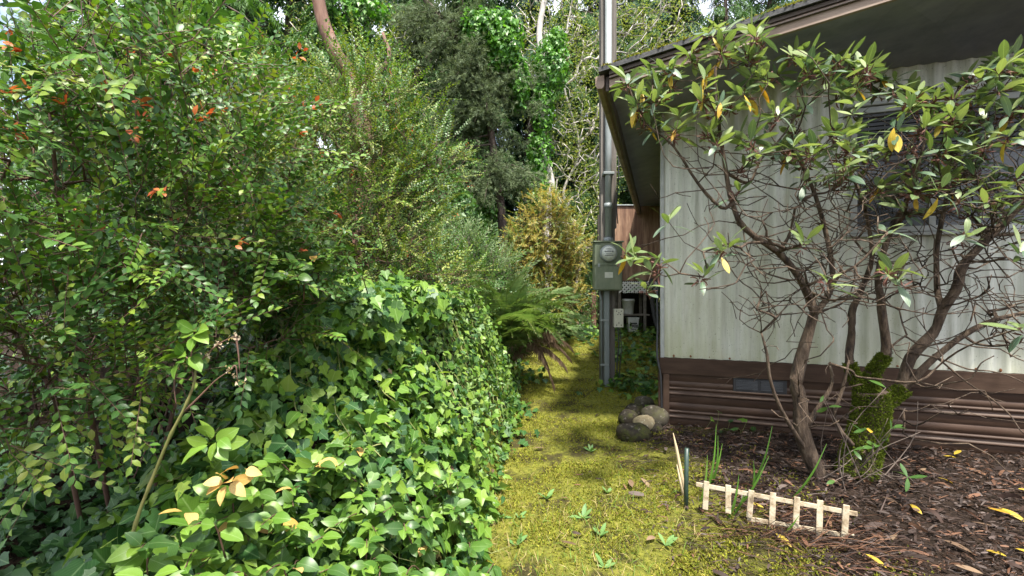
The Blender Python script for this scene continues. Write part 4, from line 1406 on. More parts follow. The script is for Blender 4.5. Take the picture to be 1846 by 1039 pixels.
# tall cane with leaf clusters, withered flowers, yellow leaves
def cane():
    r = np.random.default_rng(71)
    d = 1.28
    root = W(222, 1075, d); root[2] = min(root[2], gz(root[0], root[1]) + .05)
    base = V3([root[0], root[1], gz(root[0], root[1]) - .03])
    t = empty("leafy_cane", base, 0, "tall bent olive-green cane with knotted joints and a withered top", "cane")
    P = lambda x, y, dd=d: W(x, y, dd)
    main = smooth_path([base, P(222, 1039), P(246, 940), P(268, 880), P(305, 790), P(333, 735), P(350, 690), P(352, 660)], 40)
    rad = np.interp(np.linspace(0, 1, 40), [0, 1], [.0056, .0032])
    for i in (11, 17, 23, 29): rad[i] *= 1.35
    MB().tube(main - base, rad, 10).build("stalk", M['stem_green'], t)
    mb = MB()
    for pts in ([P(333, 742), P(365, 710), P(390, 685), P(415, 668)], [P(351, 665), P(372, 640), P(395, 620), P(425, 605)], [P(350, 690), P(345, 640), P(352, 610)], [P(352, 662), P(330, 640), P(322, 650)],
                [P(425, 605), P(430, 640), P(432, 670)], [P(415, 668), P(425, 660), P(428, 690)], [P(322, 650), P(314, 690), P(318, 735)]):
        mb.tube(smooth_path(pts, 9) - base, np.linspace(.0035, .0012, 9), 5)
    mb.build("side_twig", M['stem_red'], t)
    I = Inst()
    def cl(px, py, n, L, dd=d, mi=0, fan=1.0):
        c = W(px, py, dd)
        for k in range(n):
            a = k * 2.4 + r.uniform(-.3, .3)
            dv = nrm(V3([math.cos(a) * fan, -.3 + .5 * r.normal(), math.sin(a) * fan * .7 - .15]))
            I.add(c[None] + dv * .012, frames(dv[None], nrm(V3([-.15, -.6, .8]) + r.normal(0, .45, 3))[None]) * L * r.uniform(.8, 1.15), r.integers(0, 3), mi)
    cl(338, 640, 7, .055); cl(355, 600, 5, .055); cl(383, 800, 8, .070); cl(330, 645, 4, .05); cl(392, 790, 3, .06)
    cl(410, 868, 7, .052, d, 1, .9); cl(338, 922, 2, .055, d, 1); cl(438, 845, 3, .05, d, 1)
    foliage(t, T_SALAL, I, [M['salal'], M['salal_yellow']])
    J = Inst()
    for (x, y) in ((415, 668), (425, 610), (430, 690), (395, 620), (322, 655), (375, 640)):
        k = 9; c = W(x, y, d)
        J.add(c + r.normal(0, .008, (k, 3)), frames(r.normal(size=(k, 3)), r.normal(size=(k, 3))) * .012, r.integers(0, 2, k), 0)
    foliage(t, T_TINY, J, [M['berry_flower']], 40, 'withered_flower', 'withered_flowers')


cane()


# ------------------------------------------------------------------ sword fern
def fern():
    r = np.random.default_rng(81)
    base = W(908, 640, 5.4); base[2] = gz(base[0], base[1]) + .22
    t = empty("sword_fern", base, 0, "large sword fern with arching fronds and rusty dead ones at the path edge", "fern")
    def frond_mesh(arch, dead, n=34, seed=0):
        rr = np.random.default_rng(seed)
        def pt(u): return V3([0, u * (1 - .25 * arch * u), arch * (u * 1.1 - 1.35 * u * u)])
        v = []; f = []; mi = []
        for i in range(n):
            u = .10 + .90 * i / n
            c = pt(u); L = .165 * math.sin(math.pi * min(1, (u + .12)) ** .8) ** .7 * (.9 + .2 * rr.random()) + .012
            for s in (-1, 1):
                dr = .03 + (.08 if dead else .02) * rr.random()
                k = len(v)
                w = .0135
                tip = c + V3([s * L * (.75 if dead else 1), .035, -dr - (.05 if dead else 0)])
                m_ = c + (tip - c) * .5 + V3([0, 0, .012])
                v += [c + V3([0, -w * .8, 0]), m_ + V3([0, -w, 0]), tip, m_ + V3([0, w, 0]), c + V3([0, w * .8, 0])]
                f.append((k, k + 1, k + 3, k + 4) if s > 0 else (k + 4, k + 3, k + 1, k)); f.append((k + 1, k + 2, k + 3) if s > 0 else (k + 3, k + 2, k + 1))
        mb = MB().add(v, f)
        mb.tube([pt(u) for u in np.linspace(0, 1, 12)], np.linspace(.007, .002, 12), 4, mi=1)
        me_o = mb.build("frond", [M['fern_dead'] if dead else M['fern'], M['stem_red'] if dead else M['stem_green']], t)
        return me_o
    protos = [frond_mesh(a, False, seed=i) for i, a in enumerate((.45, .7, .95))] + [frond_mesh(a, True, seed=9 + i) for i, a in enumerate((.75, 1.1))]
    used = set()
    for k in range(62):
        dead = k >= 54
        pi_ = int(r.integers(3, 5)) if dead else int(r.integers(0, 3))
        o = protos[pi_]
        if pi_ in used:
            o = o.copy(); COL.objects.link(o)
        used.add(pi_)
        az = r.uniform(-2.3, 1.7)       # mostly to the right and towards the camera
        az = -math.pi / 2 + r.normal(.15, .95)
        el = r.uniform(.45, 1.2) if not dead else r.uniform(.1, .7)
        L = r.uniform(.95, 1.55) * (.75 if dead else 1)
        d = V3([math.cos(az) * math.cos(el), math.sin(az) * math.cos(el), math.sin(el)])
        d = nrm(V3([-math.sin(az + math.pi / 2 - math.pi) * 0 + math.sin(az + math.pi / 2) + .45, -math.cos(az + math.pi / 2) * .8, 0])) * math.cos(el) + V3([0, 0, math.sin(el)])
        Rm = frames(d[None], V3([[0, 0, 1.0]]))[0] * L
        A = np.eye(4); A[:3, :3] = Rm; A[:3, 3] = (r.normal(0, .05), r.normal(0, .05), .05)
        o.matrix_local = Matrix(A.tolist())
    return t


fern()


# ------------------------------------------------------------------ rhododendron
def rhododendron():
    r = np.random.default_rng(91)
    root = W(1545, 868, 2.92); root[2] = gz(root[0], root[1])
    t = empty("rhododendron", root, 0, "leggy rhododendron with mossy trunk and whorled leaves in front of the trailer", "rhododendron")
    g = Grow(.22)
    Q = lambda L: [W(*q) for q in L]
    # left trunk
    a = g.trunk(Q([(1478, 862, 2.88), (1464, 827, 2.86), (1451, 773, 2.84), (1440, 714, 2.85), (1444, 670, 2.86), (1453, 626, 2.86), (1466, 571, 2.85), (1459, 537, 2.84)]), r=(.050, .027))
    b = g.trunk(Q([(1440, 500, 2.80), (1402, 455, 2.74), (1340, 412, 2.68), (1321, 367, 2.66), (1308, 311, 2.64), (1298, 245, 2.62), (1291, 190, 2.60), (1290, 120, 2.58)]), a[-1], r=(.021, .006))
    g.trunk(Q([(1300, 375, 2.62), (1258, 330, 2.58), (1215, 265, 2.52), (1165, 225, 2.46)]), b[4], r=(.010, .005))
    g.trunk(Q([(1350, 330, 2.7), (1370, 290, 2.7), (1415, 240, 2.72), (1440, 190, 2.72)]), b[5], r=(.009, .005))
    g.trunk(Q([(1500, 520, 2.9), (1495, 440, 2.92), (1470, 350, 2.9), (1440, 290, 2.88)]), a[-2], r=(.018, .007))
    # mossy trunk and its forks
    m0 = g.trunk(Q([(1538, 875, 2.95), (1552, 820, 2.95), (1566, 770, 2.95), (1572, 730, 2.95), (1570, 706, 2.95)]), r=(.105, .088))
    fa = g.trunk(Q([(1544, 690, 2.97), (1531, 655, 2.98), (1534, 601, 2.99), (1538, 553, 2.98), (1554, 520, 2.96), (1572, 460, 2.9), (1560, 380, 2.85), (1530, 300, 2.8)]), m0[-1], r=(.030, .008))
    fb = g.trunk(Q([(1572, 672, 2.93), (1597, 641, 2.90), (1592, 590, 2.88), (1588, 546, 2.86), (1583, 500, 2.84), (1600, 430, 2.8), (1640, 350, 2.76), (1660, 280, 2.74)]), m0[-1], r=(.032, .008))
    fc = g.trunk(Q([(1598, 725, 2.93), (1629, 701, 2.91), (1643, 645, 2.90), (1680, 600, 2.88), (1698, 560, 2.86), (1724, 509, 2.82), (1740, 470, 2.80), (1790, 425, 2.74), (1850, 358, 2.66), (1930, 300, 2.6)]), m0[-2], r=(.038, .016))
    fd = g.trunk(Q([(1660, 668, 2.86), (1698, 634, 2.82), (1738, 606, 2.78), (1800, 576, 2.70), (1870, 560, 2.60)]), fc[2], r=(.024, .010))
    g.trunk(Q([(1690, 520, 2.9), (1690, 440, 2.92), (1710, 350, 2.9), (1730, 270, 2.86)]), fc[5], r=(.018, .008))
    g.trunk(Q([(1505, 760, 2.85), (1520, 700, 2.82), (1530, 650, 2.80)]), m0[1], r=(.014, .006))
    g.trunk(Q([(1420, 760, 2.78), (1390, 690, 2.74), (1382, 640, 2.72), (1372, 600, 2.7)]), a[1], r=(.013, .004))
    g.trunk(Q([(1480, 730, 2.8), (1500, 690, 2.78), (1495, 655, 2.76)]), a[2], r=(.015, .008))
    # whorl positions: crown outline from the photograph, spread in depth
    top = [(1120, 130), (1170, 130), (1230, 110), (1270, 55), (1330, 45), (1400, 75), (1470, 105), (1560, 110), (1630, 150), (1700, 170), (1780, 110), (1846, 100), (1950, 120)]
    bot = [(1120, 190), (1170, 240), (1230, 260), (1270, 260), (1330, 300), (1400, 330), (1470, 345), (1560, 360), (1630, 390), (1700, 410), (1780, 410), (1846, 420), (1950, 420)]
    tx = [q[0] for q in top]
    T = []
    for k in range(300):
        x = r.uniform(1125, 1930)
        if x < 1430 and r.random() < .50: continue
        y0 = np.interp(x, tx, [q[1] for q in top]); y1 = np.interp(x, tx, [q[1] for q in bot])
        u = r.random() ** 1.25
        dep = 2.35 + .75 * r.random() if x > 1400 else 2.35 + .5 * r.random()
        T.append(W(x, y0 + (y1 - y0) * u, dep))
    for x, y, d in [(1142, 470, 2.35), (1130, 455, 2.4), (1175, 490, 2.35), (1205, 400, 2.45), (1195, 470, 2.4), (1165, 520, 2.35), (1268, 500, 2.4), (1300, 455, 2.4), (1310, 440, 2.45), (1330, 350, 2.6), (1340, 305, 2.6),
                    (1500, 505, 2.2), (1610, 490, 2.25), (1615, 505, 2.3), (1845, 590, 2.0), (1840, 455, 2.3), (1740, 425, 2.4), (1600, 420, 2.45), (1450, 440, 2.5), (1280, 60, 2.5), (1300, 90, 2.5), (1350, 95, 2.55), (1800, 125, 2.35), (1805, 160, 2.4)]:
        T.append(W(x, y, d))
    T = V3(T)
    g.tips(T, r, .13, .035, -.10, 9)
    # bare twigs, lower crown
    B = []
    for k in range(330):
        x = r.uniform(1330, 1900); y = r.uniform(310, 570); B.append(W(x, y, r.uniform(2.45, 3.0)))
    for k in range(60):
        x = r.uniform(1380, 1880); y = r.uniform(560, 770); B.append(W(x, y, r.uniform(2.3, 2.9)))
    g.tips(V3(B), r, .10, .05, -.08, 8)
    # long bare crossing twigs
    nb = len(g.p)
    P0 = np.array(g.p)
    cand = np.nonzero((P0[:, 2] > .9) & (P0[:, 2] < 2.2) & (P0[:, 0] > .9))[0]
    for k in range(210):
        j = int(r.choice(cand)); p = P0[j].copy()
        a = r.uniform(0, 6.28); el = r.normal(.15, .4)
        d = V3([math.cos(a), math.sin(a) * .55, math.sin(el)])
        pts = []; st = r.uniform(.05, .11)
        for h in range(int(r.integers(4, 9))):
            d = nrm(d + r.normal(0, .28, 3) + V3([0, 0, .05]))
            p = p + d * st; pts.append(p.copy())
        if min(q[1] for q in pts) < 1.9: continue
        ids = g.trunk(pts, j)
        for f_ in range(int(r.integers(1, 4))):
            m_ = int(r.choice(ids[1:])); q = g.p[m_].copy(); dd = nrm(d + r.normal(0, .8, 3)); sub = []
            for h in range(int(r.integers(2, 4))):
                dd = nrm(dd + r.normal(0, .25, 3)); q = q + dd * st * .7; sub.append(q.copy())
            g.trunk(sub, m_)
    # rough low twigs reaching out over the bed to the right
    for (pa, pb, pc) in (((1640, 690), (1720, 690), (1790, 640)), ((1640, 770), (1700, 745), (1728, 728)), ((1650, 640), (1760, 670), (1846, 690)), ((1690, 650), (1800, 730), (1850, 790)), ((1640, 790), (1760, 810), (1850, 880)), ((1660, 620), (1780, 620), (1860, 660))):
        q0 = W(pa[0], pa[1], 2.85); j = int(np.argmin(np.linalg.norm(np.array(g.p)[:nb] - q0, axis=1)))
        pth = smooth_path([g.p[j], q0, W(pb[0], pb[1], 2.62), W(pc[0], pc[1], 2.5)], 9)[1:]
        g.trunk(pth + r.normal(0, .012, pth.shape), j, r=(.007, .003))
    wood = g.mesh("branches", M['bark_rhodo'], t, .0026, .40, .11, root, .011, .06)
    # whorls of leaves
    I = Inst(); J = Inst()
    for q in T:
        n = int(r.integers(6, 11))
        ax = nrm(V3([r.normal(0, .3), -.15 + r.normal(0, .25), 1.0]))
        s0 = nrm(np.cross(ax, r.normal(size=3))); s1 = np.cross(ax, s0)
        for k in range(n):
            a = k * 2.4 + r.uniform(-.25, .25)
            rad = s0 * math.cos(a) + s1 * math.sin(a)
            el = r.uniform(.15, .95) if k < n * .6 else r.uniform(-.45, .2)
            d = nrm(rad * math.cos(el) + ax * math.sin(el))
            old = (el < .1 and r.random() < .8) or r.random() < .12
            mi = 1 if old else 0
            if r.random() < .018: mi = 2; d = nrm(rad * .5 - V3([0, 0, .9]))
            L = r.uniform(.080, .142)
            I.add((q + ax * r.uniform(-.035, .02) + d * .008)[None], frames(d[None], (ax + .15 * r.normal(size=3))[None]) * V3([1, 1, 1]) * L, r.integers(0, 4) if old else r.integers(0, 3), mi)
        if r.random() < .8:
            k = int(r.integers(10, 22)); c = q - ax * .03 + r.normal(0, .012, 3)
            dd = nrm(r.normal(size=(k, 3)) + V3([0, 0, .3]))
            J.add(c + dd * .01, frames(dd, r.normal(size=(k, 3))) * r.uniform(.028, .05, k)[:, None, None], r.integers(0, 2, k), 0)
    # pale leaf buds
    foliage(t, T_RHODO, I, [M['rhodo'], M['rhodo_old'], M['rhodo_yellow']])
    foliage(t, T_STRIP, J, [M['seed']], 0, 'seed_head', 'seed_heads')
    # moss on the trunk
    P = np.array(g.p); K = Inst()
    rr = g.radii(.0026, .40, .11)
    for ch, w in ((m0, 1.0), (fa[:3], .8), (fb[:3], .8), (fc[:3], .7)):
        for i in range(len(ch) - 1):
            p0, p1 = P[ch[i]], P[ch[i + 1]]
            k = int(1000 * w * np.linalg.norm(p1 - p0) / .1)
            u = r.random(k)[:, None]; ax = nrm(p1 - p0)
            dv = r.normal(size=(k, 3)) + V3([0, -.2, .3]); dv = nrm(dv - (dv @ ax)[:, None] * ax)
            ra, rb_ = rr[ch[i]], rr[ch[i + 1]]
            if w < .9 and i == 0: ra = min(ra, rb_ * 1.25)
            R0 = (ra * (1 - u) + rb_ * u)
            pp = p0 + (p1 - p0) * u + dv * R0 * 1.0
            K.add(pp, frames(dv + r.normal(0, .4, dv.shape), r.normal(size=dv.shape)) * r.uniform(.012, .028, len(pp))[:, None, None], r.integers(0, 3, len(pp)), 0)
    foliage(t, T_MOSS, K, [M['moss_bark']], 0, 'moss', 'trunk_moss')
    # basal shoots with a few leaves
    S = Inst(); mb = MB()
    for k in range(22):
        x, y = r.uniform(1470, 1660), r.uniform(690, 870)
        tip = W(x, y, r.uniform(2.55, 2.85)); b = root + V3([r.normal(0, .15), r.normal(-.05, .08), -.02])
        mb.tube(smooth_path([b - root, (b + tip) / 2 - root + r.normal(0, .03, 3), tip - root], 8), np.linspace(.004, .0015, 8), 4)
        if k < 13:
            for q in range(int(r.integers(1, 4))):
                a = r.uniform(0, 6.28); d = nrm(V3([math.cos(a), math.sin(a) * .6 - .2, r.uniform(-.7, .5)]))
                S.add(tip[None], frames(d[None], nrm(V3([0, -.5, 1]) + r.normal(0, .3, 3))[None]) * r.uniform(.06, .10), r.integers(0, 3), 1 if r.random() < .95 else 2)
    mb.build("basal_shoots", M['bark_twig'], t, kind="stuff")
    foliage(t, T_RHODO, S, [M['rhodo'], M['salal_dark'], M['rhodo_yellow']])


rhododendron()

# ------------------------------------------------------------------ trees
def conifer(name, label, base, h, rad, seed, mat, bark, zmin=.6, nb=120, ns=46, droop=.55, spray=(.22, .42), tm=None, lean=(0, 0), trunk_r=.16, parts=0, group=None, sect=None):
    r = np.random.default_rng(seed)
    base = V3(base, dtype=float)
    t = empty(name, base, 0, label, "tree", group)
    top = V3([lean[0], lean[1], h])
    tp = lambda u: top * u + V3([.05 * math.sin(u * 7 + seed), .05 * math.cos(u * 5), 0])
    us = np.linspace(-.03, 1, 16)
    MB().tube([tp(u) for u in us], np.maximum(trunk_r * (1 - .93 * np.clip(us, 0, 1)), .01), 10).build("trunk", bark, t)
    I = Inst(); mb = MB()
    for i in range(nb):
        u = (zmin + (h - zmin) * (i + r.random()) / nb) / h
        p0 = tp(u)
        L = rad * (1 - u) ** .75 * r.uniform(.65, 1.1) + .12
        az = r.uniform(0, 6.28) if sect is None else r.uniform(*sect)
        o = V3([math.cos(az), math.sin(az), 0])
        sl = r.uniform(.0, .35)
        w = np.linspace(0, 1, 7)
        pts = p0 + o * (w * L)[:, None] + V3([0, 0, 1]) * (sl * L * w - (sl + droop) * L * w ** 2 * .8)[:, None]
        pts[1:-1] += r.normal(0, .02 * L, (5, 3))
        mb.tube(pts, np.linspace(.010 + .012 * L, .003, 7), 4, cap=False)
        k = max(6, int(ns * L / rad))
        w2 = r.uniform(.12, 1.0, k)
        pp = np.stack([np.interp(w2, w, pts[:, j]) for j in range(3)], -1)
        tan = nrm(pts[-1] - pts[2])
        side = nrm(np.cross(tan, [0, 0, 1]))
        s = np.where(r.random(k) < .5, -1, 1)
        d = nrm(tan * r.uniform(.3, 1, k)[:, None] + side * (s * r.uniform(.2, .9, k))[:, None] + V3([0, 0, 1]) * (-.15 - droop * r.uniform(.1, .9, k))[:, None])
        sz = r.uniform(*spray, k) * (1.15 - .5 * w2) * min(1.2, .6 + .5 * L)
        nv = nrm(V3([0, 0, 1.0]) + r.normal(0, .35, (k, 3)))
        I.add(pp, frames(d, nv) * sz[:, None, None], r.integers(0, 3, k), 0)
    mb.build("limbs", bark, t)
    p, R, tt, m = I.get()
    foliage(t, tm or T_SPRAY, (p + base, R, tt, m), [mat], parts, 'spray', 'crown')
    return t


def copy_tree(o, loc, rz, sc, label, group=None):
    c = o.copy(); COL.objects.link(c)
    c.location = loc; c.rotation_euler = (0, 0, rz); c.scale = (sc, sc, sc); c["label"] = label
    if group: c["group"] = group
    for ch in o.children:
        k = ch.copy(); COL.objects.link(k); k.parent = c; k.matrix_parent_inverse = ch.matrix_parent_inverse
    return c


# drooping hemlock over the left shrub
conifer("hemlock_tree", "bright green hemlock with drooping ferny sprays above the left shrub", (-4.5, 5.7, gz(-4.5, 5.7)), 6.8, 2.6, 101, M['hemlock'], M['bark_dark'], 2.2, 105, 66, .6, (.24, .42), T_FINE, (.7, -.4), .14, 120)
# forest behind
GB = "tall conifers in the forest behind"
far = "dark green drooping cedar standing in the forest behind"
far2 = "tall bluish green fir standing in the forest behind"
c1 = conifer("cedar_tree", far, (-5.6, 11.0, .5), 13, 2.9, 102, M['cedar'], M['bark_dark'], 1.0, 150, 60, .75, (.35, .62), None, (.2, .1), .22, group=GB)
c2 = conifer("fir_tree", far2, (5.4, 15, .55), 15, 3.0, 103, M['cedar_blue'], M['bark_dark'], .8, 170, 60, .6, (.38, .66), None, (0, 0), .25, group=GB)
for i, (src, x, y, rz, s) in enumerate([(c1, -1.6, 13.5, 1.2, 1.05), (c2, 2.9, 16.5, 2.2, .95), (c1, 3.8, 12.8, 3.9, .72), (c2, .6, 14.5, .6, 1.0), (c2, -7.2, 12, 4.2, 1.0), (c1, 8.8, 15.5, 5.2, 1.1),
                                        (c2, 11.5, 17, 1.5, .95), (c1, -10, 14, 2.2, 1.0), (c2, -3.9, 16, 3.3, 1.1), (c1, 6.9, 19, .3, 1.2), (c1, -9.0, 9.5, 2.7, .8), (c1, -3.6, 9.6, 5.0, .75), (c2, -6.4, 8.2, 1.0, .62), (c1, -2.4, 11.2, 2.0, .8), (c1, 1.9, 13.2, 4.4, .85), (c1, 6.7, 13.6, 1.7, .9), (c2, 4.3, 17.5, 0.2, 1.1), (c2, -1.0, 16, 2.8, 1.1), (c2, 14.5, 15, 2.9, 1.0)]):
    copy_tree(src, (x, y, float(base_z(0, y))), rz, s, far if src is c1 else far2, GB)


def climber(root_xy, path, blobs, n, label, seed, bark, trunk_r, size=(.07, .12), extra=None, leaf_m=None, name="ivy_clad_tree"):
    """leaning trunk wrapped in climbing ivy"""
    r = np.random.default_rng(seed)
    base = V3([root_xy[0], root_xy[1], gz(*root_xy)])
    t = empty(name, base, 0, label, "tree")
    pts = smooth_path([base - V3([0, 0, .2])] + [V3(p) for p in path], 30)
    MB().tube(pts - base, np.linspace(trunk_r, trunk_r * .45, 30), 10).build("trunk", bark, t)
    q, od = blob_points(blobs, n, r, .72)
    k = len(q)
    d = nrm(V3([0, -.15, -.75]) + r.normal(0, .5, (k, 3)))
    I = Inst()
    I.add(q, frames(d, nrm(od + V3([0, 0, .45]) + r.normal(0, .35, (k, 3)))) * r.uniform(*size, k)[:, None, None], 0, 0 if leaf_m is None else 0)
    foliage(t, T_IVYFAR, I, [leaf_m or M['ivy_far']], 0, 'leaf', 'ivy_foliage')
    if extra: extra(t, base, r)
    return t


def pine_boughs(t, base, r):
    I = Inst(); mb = MB()
    tops = []
    for k in range(70):
        c = W(r.normal(855, 48), r.uniform(120, 400), r.uniform(8.4, 9.4))
        tops.append(c)
    for k in range(26):
        tops.append(W(r.uniform(720, 870), r.uniform(20, 130), r.uniform(8.4, 9.6)))
    spine = smooth_path([W(800, 30, 9), W(850, 110, 9), W(880, 220, 9), W(895, 330, 9)], 20)
    for c in tops:
        j = int(np.argmin(np.linalg.norm(spine - c, axis=1)))
        a = spine[max(0, j - 2)]
        path = smooth_path([a, (a + c) / 2 + V3([0, 0, .12]), c], 6)
        mb.tube(path - base, np.linspace(.022, .006, 6), 4, cap=False)
        k = 95
        p = path[-1] + (path[2] - path[-1]) * r.random(k)[:, None] * .8 + r.normal(0, .13, (k, 3)) * V3([1, 1, .8])
        d = nrm(nrm(path[-1] - path[2]) * .6 + V3([0, -.2, .3]) + r.normal(0, .55, (k, 3)))
        I.add(p, frames(d, r.normal(size=(k, 3))) * r.uniform(.11, .19, k)[:, None, None], r.integers(0, 3, k), 0)
    mb.build("limbs", M['bark_dark'], t)
    foliage(t, T_TUFT, I, [M['pine']], 0, 'needles', 'needle_foliage')


climber((-.1, 9.3), [W(905, 400, 9.2), W(895, 320, 9.1), W(880, 210, 9.0), W(850, 110, 9.0), W(800, 40, 9.0), W(740, -30, 9.0)],
        [(W(905, 75, 8.9), (.42, .4, .62), 1.0), (W(865, 55, 8.9), (.40, .4, .40), .7), (W(935, 150, 9.0), (.22, .3, .55), .5), (W(840, 350, 9.2), (.75, .5, .75), .9), (W(800, 270, 9.4), (.4, .4, .6), .5), (W(640, 20, 9.2), (.8, .4, .3), .3)],
        6800, "leaning pine with grey-green needle clumps and a bright cap of climbing ivy", 111, M['bark_dark'], .10, extra=pine_boughs, name="ivy_clad_pine")
climber((.85, 10.2), [W(985, 370, 10.2), W(992, 330, 10.2), W(976, 250, 10.3), W(990, 150, 10.2), W(972, 60, 10.4), W(1000, -80, 10.2)],
        [(W(992, 120, 10.1), (.40, .4, .68), 1.0), (W(978, 195, 10.1), (.26, .3, .60), .6), (W(972, 275, 10.1), (.28, .3, .55), .5), (W(1003, 75, 10.1), (.22, .3, .3), .3), (W(960, 340, 10.0), (.4, .3, .4), .5)],
        3600, "slender pale trunk wrapped in climbing ivy beside the alder branches", 112, M['bark_pale'], .13, name="ivy_clad_alder")
climber((-1.35, 8.0), [W(790, 420, 8.0), W(800, 330, 8.1), W(790, 280, 8.2)],
        [(W(800, 380, 7.9), (.55, .5, .70), 1), (W(760, 300, 8.0), (.5, .5, .7), .7), (W(700, 180, 8.2), (.5, .5, .6), .4)],
        3600, "dark ivy-covered stump tree behind the olive huckleberry", 113, M['bark_dark'], .12, leaf_m=M['shade_leaf'])


def alder(label, base, seed, h, crown, n, lean=0.0):
    """bare spring alder: pale branches, sparse budding leaves"""
    r = np.random.default_rng(seed)
    base = V3(base, dtype=float)
    t = empty("alder_tree", base, 0, label, "tree")
    g = Grow(.18)
    g.trunk(smooth_path([base - V3([0, 0, .1]), base + V3([lean * .4 + .3, .05, h * .2]), base + V3([lean * .4 - .15, .05, h * .36]), base + V3([lean * .4 + .25, .05, h * .5]), base + V3([lean - .3, 0, h * .72]), base + V3([lean * 1.3, .1, h])], 18), r=(.036, .015))
    q, od = blob_points(crown, n, r, .2)
    g.tips(q, r, .3, .10, -.10, 9)
    g.mesh("branches", M['bark_pale'], t, .0090, .34, .11, base, .03)
    P = np.array(g.p)
    k = n * 15
    src = q[r.integers(0, n, k)]
    p = src + r.normal(0, .14, (k, 3))
    d = nrm(r.normal(size=(k, 3)))
    I = Inst(); I.add(p, frames(d, nrm(V3([0, 0, .8]) + r.normal(0, .5, (k, 3)))) * r.uniform(.035, .07, k)[:, None, None], r.integers(0, 2, k), 0)
    foliage(t, T_TINY, I, [M['alder_leaf']], 0, 'leaf', 'leaf_buds')


alder("nearly bare alder with pale spreading branches behind the meter post", (1.35, 11.0, gz(1.35, 11)), 121, 8.5,
      [(W(1060, 250, 10.6), (1.2, .7, 1.6), 1), (W(1010, 60, 11), (1.6, .8, 1.2), .9), (W(1180, 60, 11), (1.5, .8, 1.3), .8), (W(1060, 400, 10.3), (.9, .6, .8), .5)], 900, .2)
alder("leafless alder with thin pale twigs left of the ivy-clad pine", (-2.9, 10.5, gz(-2.9, 10.5)), 122, 8,
      [(W(690, 120, 10.4), (1.3, .7, 1.5), 1), (W(620, 40, 10), (1.3, .7, .9), .7)], 260, -.3)

# leaning red-brown trunk and a dark limb behind the olive shrub
t = empty("madrone_tree", (-2.2, 5.6, gz(-2.2, 5.6)), 0, "leaning smooth red-brown madrone trunk rising behind the olive huckleberry", "tree")
o0 = V3(t.location)
MB().tube(smooth_path([o0 - V3([0, 0, .1]), W(660, 330, 5.5), W(640, 160, 5.5), W(604, 95, 5.4), W(580, 30, 5.4), W(566, -60, 5.4), W(545, -220, 5.5)], 30) - o0, np.linspace(.12, .06, 30), 12).build("trunk", M['bark_red'], t)
MB().tube(smooth_path([W(640, 165, 5.5), W(700, 110, 5.7), W(690, 60, 5.8)], 8) - o0, np.linspace(.04, .02, 8), 8).build("limb", M['bark_red'], t)
rr_ = np.random.default_rng(131); I = Inst()
q, od = blob_points([(W(620, 110, 5.4), (.5, .4, .5), 1), (W(700, 120, 5.5), (.35, .3, .4), .6), (W(560, -120, 5.4), (1.0, .8, .5), 1.2)], 1700, rr_, .2)
I.add(q, frames(rr_.normal(size=(len(q), 3)), nrm(V3([0, -.2, 1]) + rr_.normal(0, .4, (len(q), 3)))) * rr_.uniform(.03, .06, len(q))[:, None, None], rr_.integers(0, 2, len(q)), 0)
foliage(t, T_TINY, I, [M['huck']], 0, 'leaf', 'crown')

# ------------------------------------------------------------------ moss, grass, litter
def on_ground(x, y, dz=0.0): return np.stack([x, y, ground_z(x, y) + dz], -1)


def mulch_mask(x, y):
    e = x + .35 * lumps(x, y, 3.2, 8) + .12 * lumps(x, y, 11, 9)
    return smooth((e - .98) / .45) * smooth((4.4 - y) / .5)


